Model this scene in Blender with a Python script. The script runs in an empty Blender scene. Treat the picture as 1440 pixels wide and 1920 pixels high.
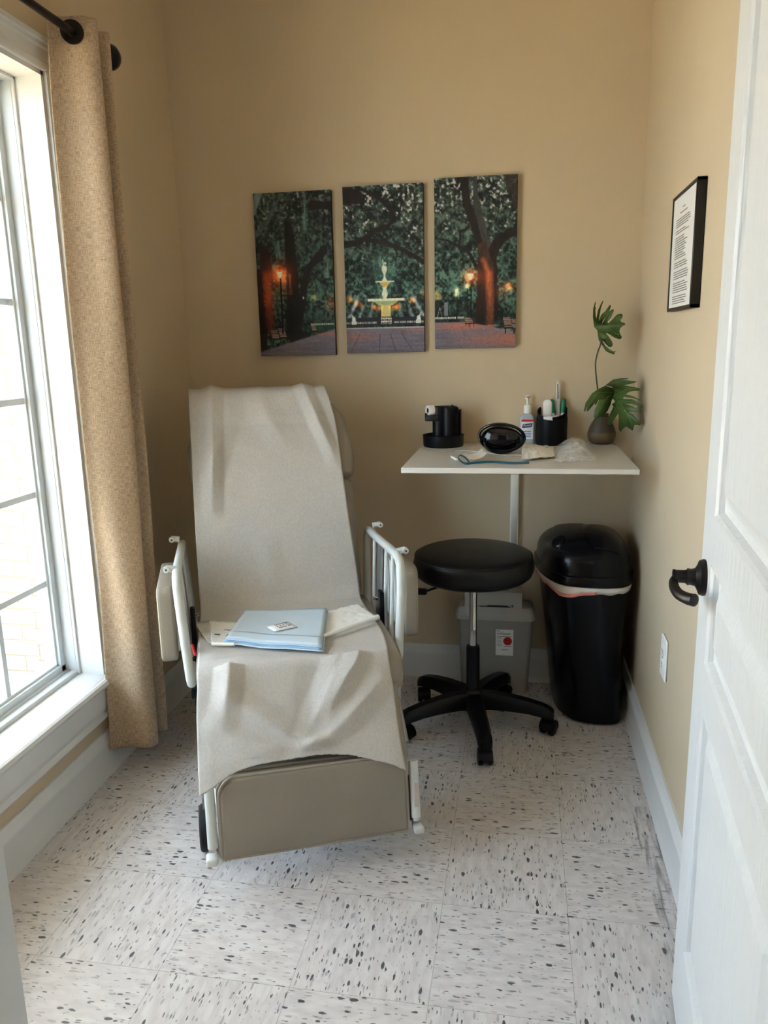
import bpy, bmesh, math, random
import numpy as np
from mathutils import Vector, Matrix, noise as mnoise
from mathutils.geometry import tessellate_polygon

random.seed(7)
PI = math.pi
SC = bpy.context.scene
COL = SC.collection

# ------------------------------------------------------------------ camera model
F, YAW, PITCH, ROLL, H = 1440.288, 0.17399, 0.21455, -0.02144, 1.36622
XL, XR, YB, CEIL = -1.32518, 0.4312, 3.0116, 2.74


def cam_axes():
    cy, sy = math.cos(YAW), math.sin(YAW)
    f = Vector((-sy * math.cos(PITCH), cy * math.cos(PITCH), -math.sin(PITCH)))
    r = Vector((cy, sy, 0.0))
    u = r.cross(f)
    c, s = math.cos(ROLL), math.sin(ROLL)
    return c * r + s * u, -s * r + c * u, f


RT, UP, FW = cam_axes()


def ray(px, py):
    return RT * ((px - 720) / F) - UP * ((py - 960) / F) + FW


def at(px, py, **k):
    """the point of a real plane (x=, y= or z=) seen at a place of the photograph"""
    (ax, v), = k.items()
    i = 'xyz'.index(ax)
    d = ray(px, py)
    o = Vector((0, 0, H))
    return o + d * ((v - o[i]) / d[i])


# ------------------------------------------------------------------ materials
MATS = {}


def lin(c):
    return tuple(((x / 255) / 12.92) if x / 255 <= .04045 else (((x / 255) + .055) / 1.055) ** 2.4 for x in c)


def mat(name, rgb, rough=.6, metal=0, nscale=40., namt=.06, bump=0., bscale=None, stretch=(1, 1, 1), spec=.5,
        trans=0., alpha=1., coat=0., sheen=0., ior=1.45, subs=0.):
    if name in MATS:
        return MATS[name]
    m = bpy.data.materials.new(name)
    m.use_nodes = True
    nt = m.node_tree
    b = nt.nodes['Principled BSDF']
    c = lin(rgb)
    b.inputs['Roughness'].default_value = rough
    b.inputs['Metallic'].default_value = metal
    b.inputs['Specular IOR Level'].default_value = spec
    b.inputs['Transmission Weight'].default_value = trans
    b.inputs['Alpha'].default_value = alpha
    b.inputs['Coat Weight'].default_value = coat
    b.inputs['Sheen Weight'].default_value = sheen
    b.inputs['IOR'].default_value = ior
    tc = nt.nodes.new('ShaderNodeTexCoord')
    mp = nt.nodes.new('ShaderNodeMapping')
    mp.inputs['Scale'].default_value = stretch
    nt.links.new(tc.outputs['Object'], mp.inputs['Vector'])
    nz = nt.nodes.new('ShaderNodeTexNoise')
    nz.inputs['Scale'].default_value = nscale
    nz.inputs['Detail'].default_value = 4
    nt.links.new(mp.outputs[0], nz.inputs['Vector'])
    cr = nt.nodes.new('ShaderNodeValToRGB')
    cr.color_ramp.elements[0].position = .3
    cr.color_ramp.elements[1].position = .7
    cr.color_ramp.elements[0].color = tuple(x * (1 - namt) for x in c) + (1,)
    cr.color_ramp.elements[1].color = tuple(min(1, x * (1 + namt)) for x in c) + (1,)
    nt.links.new(nz.outputs['Fac'], cr.inputs[0])
    nt.links.new(cr.outputs[0], b.inputs['Base Color'])
    if bump:
        n2 = nt.nodes.new('ShaderNodeTexNoise')
        n2.inputs['Scale'].default_value = bscale or nscale
        n2.inputs['Detail'].default_value = 3
        nt.links.new(mp.outputs[0], n2.inputs['Vector'])
        bp = nt.nodes.new('ShaderNodeBump')
        bp.inputs['Strength'].default_value = bump
        bp.inputs['Distance'].default_value = .01
        nt.links.new(n2.outputs['Fac'], bp.inputs['Height'])
        nt.links.new(bp.outputs[0], b.inputs['Normal'])
    MATS[name] = m
    return m


WALL_RGB = (197, 180, 152)
wall_m = mat('wall_paint', WALL_RGB, .55, nscale=3, namt=.02, bump=.04, bscale=260, spec=.35)
ceil_m = mat('ceiling_paint', (236, 233, 228), .8, nscale=5, namt=.02, bump=.05, bscale=150)
trim_m = mat('trim_paint', (216, 216, 214), .32, nscale=6, namt=.02, bump=.03, bscale=30, spec=.5)
vinylframe_m = mat('window_vinyl', (208, 214, 217), .3, nscale=6, namt=.015)
door_m = mat('door_paint', (212, 213, 213), .38, nscale=14, namt=.015, bump=.25, bscale=16, stretch=(6, 6, .5))
bronze_m = mat('oil_bronze', (30, 26, 24), .42, .6, nscale=60, namt=.25, coat=.1)
taupe_m = mat('taupe_vinyl', (142, 133, 120), .42, nscale=8, namt=.04, bump=.12, bscale=300, spec=.45)
piping_m = mat('vinyl_piping', (150, 140, 127), .45, nscale=20, namt=.05)
enamel_m = mat('white_enamel', (206, 209, 205), .28, nscale=25, namt=.03, spec=.55)
greymetal_m = mat('grey_metal', (150, 150, 148), .4, .6, nscale=30, namt=.08)
blackplas_m = mat('black_plastic', (9, 9, 12), .42, nscale=60, namt=.15, spec=.28)
blackgloss_m = mat('black_gloss', (10, 10, 12), .12, nscale=40, namt=.1, spec=.6)
blackvinyl_m = mat('black_vinyl', (9, 9, 11), .36, nscale=20, namt=.1, bump=.06, bscale=350, spec=.38)
trash_m = mat('bin_plastic', (6, 7, 12), .25, nscale=30, namt=.1, bump=.02, bscale=200, spec=.32)
chrome_m = mat('chrome', (205, 205, 205), .14, 1., nscale=30, namt=.03)
rubber_m = mat('dark_rubber', (28, 28, 29), .7, nscale=50, namt=.15)
wheel_m = mat('wheel_disc', (205, 206, 202), .4, nscale=20, namt=.04)
laminate_m = mat('white_laminate', (210, 206, 198), .35, nscale=9, namt=.015, spec=.45)
sharps_m = mat('grey_poly', (146, 144, 140), .45, nscale=12, namt=.03, spec=.4)
sharplid_m = mat('pale_poly', (172, 169, 163), .4, nscale=12, namt=.03)
label_m = mat('white_label', (232, 232, 230), .5, nscale=30, namt=.02)
red_m = mat('red_print', (196, 32, 30), .5, nscale=30, namt=.04)
ink_m = mat('dark_ink', (42, 42, 46), .6, nscale=60, namt=.1)
navy_m = mat('navy_print', (25, 36, 92), .5, nscale=30, namt=.05)
sky_m = mat('pale_blue_print', (120, 160, 190), .5, nscale=30, namt=.05)
white_m = mat('white_plastic', (236, 234, 228), .38, nscale=20, namt=.02)
paper_m = mat('crepe_paper', (188, 184, 178), .85, nscale=170, namt=.07, bump=.2, bscale=380, stretch=(1, 1, .6), spec=.2)
drape_m = mat('blue_drape', (192, 207, 217), .8, nscale=500, namt=.03, bump=.15, bscale=600, spec=.2)
drapedark_m = mat('blue_drape_edge', (140, 176, 208), .8, nscale=500, namt=.04)
foil_m = mat('packet_paper', (238, 237, 234), .5, nscale=80, namt=.03)
wrap_m = mat('wrapper_white', (238, 236, 228), .5, nscale=25, namt=.03, bump=.3, bscale=45)
teal_m = mat('teal_rubber', (34, 104, 128), .5, nscale=60, namt=.08)
green_m = mat('green_plastic', (22, 122, 84), .4, nscale=40, namt=.05)
leaf_m = mat('leaf_green', (66, 88, 38), .42, nscale=30, namt=.22, bump=.2, bscale=60, spec=.4)
stem_m = mat('stem_green', (62, 66, 34), .5, nscale=60, namt=.15)
clay_m = mat('brown_clay', (104, 86, 62), .5, nscale=22, namt=.25, bump=.2, bscale=50)
claydark_m = mat('dark_clay', (76, 66, 54), .42, nscale=22, namt=.22)
blackframe_m = mat('black_frame', (16, 15, 15), .4, nscale=40, namt=.1)
docpaper_m = mat('document_paper', (226, 222, 214), .45, nscale=50, namt=.015)
edge_m = mat('canvas_edge', (26, 27, 28), .75, nscale=80, namt=.2)
pink_m = mat('pink_bag', (226, 148, 140), .45, nscale=30, namt=.1, bump=.4, bscale=60)
bag_m = mat('white_bag', (228, 222, 216), .42, nscale=30, namt=.06, bump=.4, bscale=60)
tan_m = mat('tan_concrete', (214, 190, 152), .8, nscale=12, namt=.1, bump=.15, bscale=40)


def clear_mat(name, rgb, alpha, rough=.08, namt=.4, scale=30):
    """thin clear film: partly see-through, with a gloss of its own"""
    m = bpy.data.materials.new(name)
    m.use_nodes = True
    nt = m.node_tree
    b = nt.nodes['Principled BSDF']
    b.inputs['Base Color'].default_value = lin(rgb) + (1,)
    b.inputs['Roughness'].default_value = rough
    tc = nt.nodes.new('ShaderNodeTexCoord')
    nz = nt.nodes.new('ShaderNodeTexNoise')
    nz.inputs['Scale'].default_value = scale
    nz.inputs['Detail'].default_value = 3
    nt.links.new(tc.outputs['Object'], nz.inputs['Vector'])
    mr = nt.nodes.new('ShaderNodeMapRange')
    mr.inputs[1].default_value = .3
    mr.inputs[2].default_value = .7
    mr.inputs[3].default_value = alpha * (1 - namt)
    mr.inputs[4].default_value = min(1, alpha * (1 + namt))
    nt.links.new(nz.outputs['Fac'], mr.inputs[0])
    nt.links.new(mr.outputs[0], b.inputs['Alpha'])
    bp = nt.nodes.new('ShaderNodeBump')
    bp.inputs['Strength'].default_value = .5
    bp.inputs['Distance'].default_value = .004
    nt.links.new(nz.outputs['Fac'], bp.inputs['Height'])
    nt.links.new(bp.outputs[0], b.inputs['Normal'])
    return m


film_m = clear_mat('clear_film', (242, 242, 238), .31, scale=45)
pouch_m = clear_mat('pouch_film', (232, 228, 220), .78, .25, namt=.15)
gel_m = clear_mat('clear_bottle', (205, 214, 220), .62, .1, namt=.1)
tube_m = clear_mat('clear_tube', (228, 228, 222), .55, .1, namt=.1)


def glass_mat():
    m = bpy.data.materials.new('window_glass')
    m.use_nodes = True
    nt = m.node_tree
    nt.nodes.remove(nt.nodes['Principled BSDF'])
    out = nt.nodes['Material Output']
    tr = nt.nodes.new('ShaderNodeBsdfTransparent')
    tr.inputs[0].default_value = (.95, .97, .96, 1)
    gl = nt.nodes.new('ShaderNodeBsdfGlossy')
    gl.inputs['Roughness'].default_value = .02
    lw = nt.nodes.new('ShaderNodeLayerWeight')
    lw.inputs[0].default_value = .5
    pw = nt.nodes.new('ShaderNodeMath')
    pw.operation = 'POWER'
    pw.inputs[1].default_value = 5
    nt.links.new(lw.outputs['Facing'], pw.inputs[0])
    fr = nt.nodes.new('ShaderNodeMath')
    fr.operation = 'MULTIPLY_ADD'
    fr.inputs[1].default_value = .5
    fr.inputs[2].default_value = .03
    nt.links.new(pw.outputs[0], fr.inputs[0])
    mx = nt.nodes.new('ShaderNodeMixShader')
    nt.links.new(fr.outputs[0], mx.inputs[0])
    nt.links.new(tr.outputs[0], mx.inputs[1])
    nt.links.new(gl.outputs[0], mx.inputs[2])
    nt.links.new(mx.outputs[0], out.inputs[0])
    return m


glass_m = glass_mat()


def brick_mat():
    m = bpy.data.materials.new('painted_brick')
    m.use_nodes = True
    nt = m.node_tree
    b = nt.nodes['Principled BSDF']
    b.inputs['Roughness'].default_value = .75
    tc = nt.nodes.new('ShaderNodeTexCoord')
    sx = nt.nodes.new('ShaderNodeSeparateXYZ')
    nt.links.new(tc.outputs['Object'], sx.inputs[0])
    cb = nt.nodes.new('ShaderNodeCombineXYZ')
    nt.links.new(sx.outputs[0], cb.inputs[0])
    nt.links.new(sx.outputs[2], cb.inputs[1])
    br = nt.nodes.new('ShaderNodeTexBrick')
    br.inputs['Scale'].default_value = 1.
    br.inputs['Brick Width'].default_value = .2
    br.inputs['Row Height'].default_value = .072
    br.inputs['Mortar Size'].default_value = .006
    br.inputs['Mortar Smooth'].default_value = .6
    br.inputs['Color1'].default_value = lin((238, 234, 224)) + (1,)
    br.inputs['Color2'].default_value = lin((247, 244, 236)) + (1,)
    br.inputs['Mortar'].default_value = lin((128, 120, 104)) + (1,)
    nt.links.new(cb.outputs[0], br.inputs['Vector'])
    nt.links.new(br.outputs['Color'], b.inputs['Base Color'])
    bp = nt.nodes.new('ShaderNodeBump')
    bp.inputs['Strength'].default_value = .7
    bp.inputs['Distance'].default_value = .006
    inv = nt.nodes.new('ShaderNodeMath')
    inv.operation = 'SUBTRACT'
    inv.inputs[0].default_value = 1
    nt.links.new(br.outputs['Fac'], inv.inputs[1])
    nt.links.new(inv.outputs[0], bp.inputs['Height'])
    nt.links.new(bp.outputs[0], b.inputs['Normal'])
    return m


brick_m = brick_mat()


def burlap_mat():
    m = bpy.data.materials.new('burlap_weave')
    m.use_nodes = True
    nt = m.node_tree
    b = nt.nodes['Principled BSDF']
    b.inputs['Roughness'].default_value = .9
    b.inputs['Sheen Weight'].default_value = .15
    b.inputs['Specular IOR Level'].default_value = .15
    uv = nt.nodes.new('ShaderNodeUVMap')

    def streak(sx, sy):
        mp = nt.nodes.new('ShaderNodeMapping')
        mp.inputs['Scale'].default_value = (sx, sy, 1)
        nt.links.new(uv.outputs[0], mp.inputs[0])
        n = nt.nodes.new('ShaderNodeTexNoise')
        n.inputs['Scale'].default_value = 1
        n.inputs['Detail'].default_value = 2
        nt.links.new(mp.outputs[0], n.inputs['Vector'])
        return n.outputs['Fac']
    a, c = streak(640, 60), streak(60, 640)     # warp and weft threads, in metres
    ad = nt.nodes.new('ShaderNodeMath')
    nt.links.new(a, ad.inputs[0])
    nt.links.new(c, ad.inputs[1])
    cr = nt.nodes.new('ShaderNodeValToRGB')
    cr.color_ramp.elements[0].position = .72
    cr.color_ramp.elements[1].position = 1.0
    cr.color_ramp.elements[0].position = .36
    cr.color_ramp.elements[1].position = .64
    hf = nt.nodes.new('ShaderNodeMath')
    hf.operation = 'MULTIPLY'
    hf.inputs[1].default_value = .5
    nt.links.new(ad.outputs[0], hf.inputs[0])
    cr.color_ramp.elements[0].color = lin((152, 129, 104)) + (1,)
    cr.color_ramp.elements[1].color = lin((216, 193, 164)) + (1,)
    nt.links.new(hf.outputs[0], cr.inputs[0])
    nt.links.new(cr.outputs[0], b.inputs['Base Color'])
    bp = nt.nodes.new('ShaderNodeBump')
    bp.inputs['Strength'].default_value = .35
    bp.inputs['Distance'].default_value = .002
    nt.links.new(hf.outputs[0], bp.inputs['Height'])
    nt.links.new(bp.outputs[0], b.inputs['Normal'])
    tl = nt.nodes.new('ShaderNodeBsdfTranslucent')
    nt.links.new(cr.outputs[0], tl.inputs[0])
    mx = nt.nodes.new('ShaderNodeMixShader')
    mx.inputs[0].default_value = .22
    out = nt.nodes['Material Output']
    nt.links.new(b.outputs[0], mx.inputs[1])
    nt.links.new(tl.outputs[0], mx.inputs[2])
    nt.links.new(mx.outputs[0], out.inputs[0])
    return m


burlap_m = burlap_mat()


def floor_mat():
    """12 inch speckled vinyl tiles, the chips running crossways on every other tile"""
    m = bpy.data.materials.new('speckled_vinyl_tile')
    m.use_nodes = True
    nt = m.node_tree
    N, L = nt.nodes, nt.links
    b = N['Principled BSDF']
    b.inputs['Specular IOR Level'].default_value = .45

    def math_(op, a, c=None, d=None):
        n = N.new('ShaderNodeMath')
        n.operation = op
        for i, v in enumerate((a, c, d)):
            if v is None:
                continue
            if isinstance(v, (int, float)):
                n.inputs[i].default_value = v
            else:
                L.new(v, n.inputs[i])
        return n.outputs[0]

    geo = N.new('ShaderNodeNewGeometry')
    mp = N.new('ShaderNodeMapping')
    mp.vector_type = 'TEXTURE'
    mp.inputs['Location'].default_value = (-1.08047, 1.35978, 0)
    mp.inputs['Rotation'].default_value = (0, 0, -.00455)
    mp.inputs['Scale'].default_value = (.3048, .3048, .3048)
    L.new(geo.outputs['Position'], mp.inputs[0])
    sp = N.new('ShaderNodeSeparateXYZ')
    L.new(mp.outputs[0], sp.inputs[0])
    u, v = sp.outputs[0], sp.outputs[1]
    fu, fv = math_('FLOOR', u), math_('FLOOR', v)
    par = math_('FLOORED_MODULO', math_('ADD', fu, fv), 2)      # 0: chips run into the room
    ipar = math_('SUBTRACT', 1, par)
    # across / along coordinate of the chips (tile units)
    ac = math_('ADD', math_('MULTIPLY', u, ipar), math_('MULTIPLY', v, par))
    al = math_('ADD', math_('MULTIPLY', v, ipar), math_('MULTIPLY', u, par))

    def chip_layer(sa, sl, off, rmin, rmax, keep):
        cb = N.new('ShaderNodeCombineXYZ')
        L.new(math_('MULTIPLY', ac, sa), cb.inputs[0])
        L.new(math_('MULTIPLY', al, sl), cb.inputs[1])
        L.new(math_('ADD', math_('MULTIPLY', par, 37.3), off), cb.inputs[2])
        nz = N.new('ShaderNodeTexNoise')
        nz.inputs['Scale'].default_value = 1.6
        nz.inputs['Detail'].default_value = 2
        L.new(cb.outputs[0], nz.inputs['Vector'])
        mx = N.new('ShaderNodeMix')
        mx.data_type = 'RGBA'
        mx.blend_type = 'LINEAR_LIGHT'
        mx.inputs[0].default_value = .28
        L.new(cb.outputs[0], mx.inputs[6])
        L.new(nz.outputs['Color'], mx.inputs[7])
        vo = N.new('ShaderNodeTexVoronoi')
        vo.voronoi_dimensions = '2D'
        vo.inputs['Scale'].default_value = 1
        vo.inputs['Randomness'].default_value = 1
        ofs = N.new('ShaderNodeVectorMath')
        ofs.inputs[1].default_value = (off * 3.1, off * 7.7, 0)
        L.new(mx.outputs[2], ofs.inputs[0])
        L.new(ofs.outputs[0], vo.inputs['Vector'])
        wn = N.new('ShaderNodeSeparateColor')
        L.new(vo.outputs['Color'], wn.inputs[0])
        r = math_('MULTIPLY_ADD', math_('POWER', wn.outputs[1], 2.2), rmax - rmin, rmin)
        inside = math_('SUBTRACT', r, vo.outputs['Distance'])
        soft = math_('MULTIPLY', inside, 14)
        cl = N.new('ShaderNodeClamp')
        L.new(soft, cl.inputs[0])
        kp = math_('LESS_THAN', wn.outputs[0], keep)
        return math_('MULTIPLY', cl.outputs[0], kp)

    dark = chip_layer(29, 11, 1.0, .08, .42, .26)
    dark2 = chip_layer(56, 13, 5.0, .06, .36, .30)
    mid = chip_layer(36, 10, 9.0, .06, .42, .46)
    pale = chip_layer(15, 4, 14.0, .2, .6, .5)
    base = N.new('ShaderNodeTexNoise')
    base.inputs['Scale'].default_value = 6
    cbb = N.new('ShaderNodeCombineXYZ')
    L.new(math_('MULTIPLY', ac, 3), cbb.inputs[0])
    L.new(al, cbb.inputs[1])
    L.new(math_('MULTIPLY', par, 9), cbb.inputs[2])
    L.new(cbb.outputs[0], base.inputs['Vector'])
    bc = N.new('ShaderNodeValToRGB')
    bc.color_ramp.elements[0].position = .3
    bc.color_ramp.elements[1].position = .72
    bc.color_ramp.elements[0].color = lin((196, 190, 189)) + (1,)
    bc.color_ramp.elements[1].color = lin((214, 209, 208)) + (1,)
    L.new(base.outputs['Fac'], bc.inputs[0])

    def blend(fac, src, rgb, k=1.):
        x = N.new('ShaderNodeMix')
        x.data_type = 'RGBA'
        L.new(math_('MULTIPLY', fac, k), x.inputs[0])
        L.new(src, x.inputs[6])
        x.inputs[7].default_value = lin(rgb) + (1,)
        return x.outputs[2]

    c = blend(pale, bc.outputs[0], (214, 211, 209), .7)
    c = blend(mid, c, (160, 158, 158), .8)
    c = blend(dark2, c, (104, 103, 105), .9)
    c = blend(dark, c, (72, 72, 76), .95)
    # seams between tiles
    du = math_('ABSOLUTE', math_('SUBTRACT', math_('FRACT', u), .5))
    dv = math_('ABSOLUTE', math_('SUBTRACT', math_('FRACT', v), .5))
    seam = math_('GREATER_THAN', math_('MAXIMUM', du, dv), .4972)
    c = blend(seam, c, (126, 120, 116), .5)
    # scuffed dirt along the right-hand skirting
    px_ = N.new('ShaderNodeSeparateXYZ')
    L.new(geo.outputs['Position'], px_.inputs[0])
    sm = N.new('ShaderNodeMapping')
    sm.inputs['Scale'].default_value = (95, 9, 1)
    L.new(geo.outputs['Position'], sm.inputs[0])
    sn = N.new('ShaderNodeTexNoise')
    sn.inputs['Scale'].default_value = 1
    sn.inputs['Detail'].default_value = 3
    L.new(sm.outputs[0], sn.inputs['Vector'])
    bandx = math_('MULTIPLY', math_('GREATER_THAN', px_.outputs[0], .352), math_('LESS_THAN', px_.outputs[1], 2.15))
    dirt = math_('MULTIPLY', bandx, math_('MULTIPLY', math_('SUBTRACT', sn.outputs['Fac'], .46), 4.5))
    dc_ = N.new('ShaderNodeClamp')
    L.new(dirt, dc_.inputs[0])
    c = blend(dc_.outputs[0], c, (96, 92, 92), .7)
    L.new(c, b.inputs['Base Color'])
    rn = N.new('ShaderNodeTexNoise')
    rn.inputs['Scale'].default_value = 9
    L.new(geo.outputs['Position'], rn.inputs['Vector'])
    L.new(math_('MULTIPLY_ADD', rn.outputs['Fac'], .12, .26), b.inputs['Roughness'])
    bp = N.new('ShaderNodeBump')
    bp.inputs['Strength'].default_value = .05
    bp.inputs['Distance'].default_value = .01
    L.new(rn.outputs['Fac'], bp.inputs['Height'])
    L.new(bp.outputs[0], b.inputs['Normal'])
    return m


floor_m = floor_mat()

# ------------------------------------------------------------------ mesh helpers


def obj(name, bm, m, parent=None, sharp=38, smooth=True, mods=None):
    me = bpy.data.meshes.new(name)
    bmesh.ops.recalc_face_normals(bm, faces=bm.faces)
    bm.to_mesh(me)
    bm.free()
    if smooth:
        for p in me.polygons:
            p.use_smooth = True
        me.set_sharp_from_angle(angle=math.radians(sharp))
    me.materials.append(m)
    o = bpy.data.objects.new(name, me)
    COL.objects.link(o)
    if parent is not None:
        o.parent = parent
    for kind, kw in (mods or []):
        md = o.modifiers.new(kind.lower(), kind)
        for k, v in kw.items():
            setattr(md, k, v)
    return o


def tag(o, label, cat, group=None, kind=None):
    o['label'] = label
    o['category'] = cat
    if group:
        o['group'] = group
    if kind:
        o['kind'] = kind
    return o


def struct(name, bm, m, parent=None, **k):
    o = obj(name, bm, m, parent, **k)
    if parent is None:
        o['kind'] = 'structure'
    return o


def thing(name, label, cat, loc=(0, 0, 0), rz=0., group=None):
    o = bpy.data.objects.new(name, None)
    o.empty_display_size = .05
    COL.objects.link(o)
    o.location = loc
    o.rotation_euler = (0, 0, rz)
    return tag(o, label, cat, group)


def B():
    return bmesh.new()


def xf(vs, M):
    for v in vs:
        v.co = M @ v.co


def box(bm, x0, x1, y0, y1, z0, z1, bev=0., seg=2, M=None):
    r = bmesh.ops.create_cube(bm, size=1)
    vs = r['verts']
    for v in vs:
        v.co = Vector(((x0 + x1) / 2 + v.co.x * (x1 - x0), (y0 + y1) / 2 + v.co.y * (y1 - y0), (z0 + z1) / 2 + v.co.z * (z1 - z0)))
    if bev:
        es = list({e for v in vs for e in v.link_edges})
        g = bmesh.ops.bevel(bm, geom=es, offset=bev, segments=seg, profile=.5, affect='EDGES')
        vs = list({v for f in g['faces'] for v in f.verts} | {v for v in vs if v.is_valid})
        if M is not None:
            # gather the whole island
            seen, st = set(vs), list(vs)
            while st:
                a = st.pop()
                for e in a.link_edges:
                    o = e.other_vert(a)
                    if o not in seen:
                        seen.add(o)
                        st.append(o)
            vs = list(seen)
    if M is not None:
        xf(vs, M)
    return vs


def catmull(pts, n=8, closed=False):
    P = [Vector(p) for p in pts]
    out = []
    N = len(P)
    rng = range(N) if closed else range(N - 1)
    for i in rng:
        p1, p2 = P[i], P[(i + 1) % N]
        p0 = P[i - 1] if (closed or i > 0) else p1 * 2 - p2
        p3 = P[(i + 2) % N] if (closed or i + 2 < N) else p2 * 2 - p1
        for k in range(n):
            t = k / n
            out.append(.5 * ((2 * p1) + (p2 - p0) * t + (2 * p0 - 5 * p1 + 4 * p2 - p3) * t * t + (3 * p1 - p0 - 3 * p2 + p3) * t ** 3))
    if not closed:
        out.append(P[-1])
    return out


def tube(bm, pts, r, seg=10, closed=False, flat=1.):
    P = [Vector(p) for p in pts]
    n = len(P)
    rs = r if isinstance(r, (list, tuple)) else [r] * n
    rings = []
    up = None
    for i in range(n):
        a = P[i - 1] if (i > 0 or closed) else P[i]
        b = P[(i + 1) % n] if (i < n - 1 or closed) else P[i]
        t = (b - a).normalized()
        if up is None:
            up = Vector((0, 0, 1)) if abs(t.z) < .9 else Vector((0, 1, 0))
        up = (up - t * up.dot(t)).normalized()
        w = t.cross(up)
        rings.append([bm.verts.new(P[i] + (w * math.cos(2 * PI * k / seg) + up * math.sin(2 * PI * k / seg) * flat) * rs[i]) for k in range(seg)])
    for i in range(n if closed else n - 1):
        A, C = rings[i], rings[(i + 1) % n]
        for k in range(seg):
            bm.faces.new((A[k], A[(k + 1) % seg], C[(k + 1) % seg], C[k]))
    if not closed:
        bm.faces.new(rings[0][::-1])
        bm.faces.new(rings[-1])
    return [v for rg in rings for v in rg]


def lathe(bm, prof, seg=32, c=(0, 0, 0), M=None, cap=True):
    rings = []
    new = []
    for r, z in prof:
        rg = [bm.verts.new((c[0] + r * math.cos(2 * PI * k / seg), c[1] + r * math.sin(2 * PI * k / seg), c[2] + z)) for k in range(seg)]
        rings.append(rg)
        new += rg
    for A, C in zip(rings, rings[1:]):
        for k in range(seg):
            bm.faces.new((A[k], A[(k + 1) % seg], C[(k + 1) % seg], C[k]))
    if cap:
        if prof[0][0] > 1e-6:
            bm.faces.new(rings[0][::-1])
        if prof[-1][0] > 1e-6:
            bm.faces.new(rings[-1])
    if M is not None:
        xf(new, M)
    return new


def loft(bm, outlines, cap0=True, cap1=True):
    rings = [[bm.verts.new(p) for p in o] for o in outlines]
    n = len(rings[0])
    for A, C in zip(rings, rings[1:]):
        for k in range(n):
            bm.faces.new((A[k], A[(k + 1) % n], C[(k + 1) % n], C[k]))
    if cap0:
        bm.faces.new(rings[0][::-1])
    if cap1:
        bm.faces.new(rings[-1])
    return [v for r in rings for v in r]


def prism(bm, poly, fn, d0, d1):
    """poly: 2D outline, fn(a, b, d) -> point, extruded from d0 to d1"""
    return loft(bm, [[fn(a, b, d0) for a, b in poly], [fn(a, b, d1) for a, b in poly]])


def rrect(x0, x1, y0, y1, r, n=6):
    if not isinstance(r, (list, tuple)):
        r = [r] * 4
    out = []
    for (cx, cy, a0, rr) in ((x1 - r[0], y1 - r[0], 0, r[0]), (x0 + r[1], y1 - r[1], 90, r[1]), (x0 + r[2], y0 + r[2], 180, r[2]), (x1 - r[3], y0 + r[3], 270, r[3])):
        for k in range(n + 1):
            a = math.radians(a0 + 90 * k / n)
            out.append((cx + rr * math.cos(a), cy + rr * math.sin(a)))
    return out


def inset(poly, d):
    cx = sum(p[0] for p in poly) / len(poly)
    cy = sum(p[1] for p in poly) / len(poly)
    n = len(poly)
    out = []
    for i in range(n):
        a, b, c = Vector(poly[i - 1]), Vector(poly[i]), Vector(poly[(i + 1) % n])
        t1, t2 = (b - a), (c - b)
        nn = Vector((0, 0))
        for t in (t1, t2):
            if t.length > 1e-9:
                nn += Vector((-t.y, t.x)).normalized()
        nn = nn.normalized() if nn.length > 1e-9 else Vector((0, 0))
        out.append((b.x + nn.x * d, b.y + nn.y * d))
    return out


def puff(bm, poly, fn, d0, d1, rad=.012, steps=4, dome=0.):
    """cushion: outline poly (counter-clockwise) extruded between d0 and d1 with rounded rims and a domed face at d1"""
    outs = []
    for k in range(steps + 1):
        a = PI / 2 * k / steps
        outs.append((inset(poly, rad * (1 - math.sin(a))), d0 + (rad * (1 - math.cos(a))) * (1 if d1 > d0 else -1)))
    for k in range(steps + 1):
        a = PI / 2 * k / steps
        outs.append((inset(poly, rad * (1 - math.cos(a))), d1 - rad * (1 - math.sin(a)) * (1 if d1 > d0 else -1)))
    rings = [[fn(p[0], p[1], d) for p in o] for o, d in outs]
    cx = sum(p[0] for p in poly) / len(poly)
    cy = sum(p[1] for p in poly) / len(poly)
    last = outs[-1][0]
    if dome:
        for s in (.86, .66, .42, .2):
            rings.append([fn(cx + (p[0] - cx) * s, cy + (p[1] - cy) * s, d1 + dome * (1 - s * s) * (1 if d1 > d0 else -1)) for p in last])
    return loft(bm, rings)


def sheet(bm, grid, closed_u=False):
    V = [[bm.verts.new(p) for p in row] for row in grid]
    uv = bm.loops.layers.uv.verify()
    for i in range(len(V) - 1):
        for j in range(len(V[0]) - 1):
            bm.faces.new((V[i][j], V[i][j + 1], V[i + 1][j + 1], V[i + 1][j]))
    return V


def text(name, s, size, M, m, parent, extrude=.0002, shear=0., align='LEFT'):
    cu = bpy.data.curves.new(name, 'FONT')
    cu.body = s
    cu.size = size
    cu.extrude = extrude
    cu.shear = shear
    cu.align_x = align
    cu.align_y = 'CENTER'
    cu.materials.append(m)
    t = bpy.data.objects.new('type_setting', cu)
    COL.objects.link(t)
    dg = bpy.context.evaluated_depsgraph_get()
    me = bpy.data.meshes.new_from_object(t.evaluated_get(dg))
    bpy.data.objects.remove(t)
    bpy.data.curves.remove(cu)
    me.name = name
    me.materials.clear()
    me.materials.append(m)
    o = bpy.data.objects.new(name, me)
    COL.objects.link(o)
    o.parent = parent
    o.matrix_local = M
    return o


def frame_M(o, x, y):
    """matrix with given origin and x / y axes"""
    x = Vector(x).normalized()
    y = Vector(y)
    y = (y - x * y.dot(x)).normalized()
    z = x.cross(y)
    return Matrix(((x.x, y.x, z.x, o[0]), (x.y, y.y, z.y, o[1]), (x.z, y.z, z.z, o[2]), (0, 0, 0, 1)))


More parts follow.
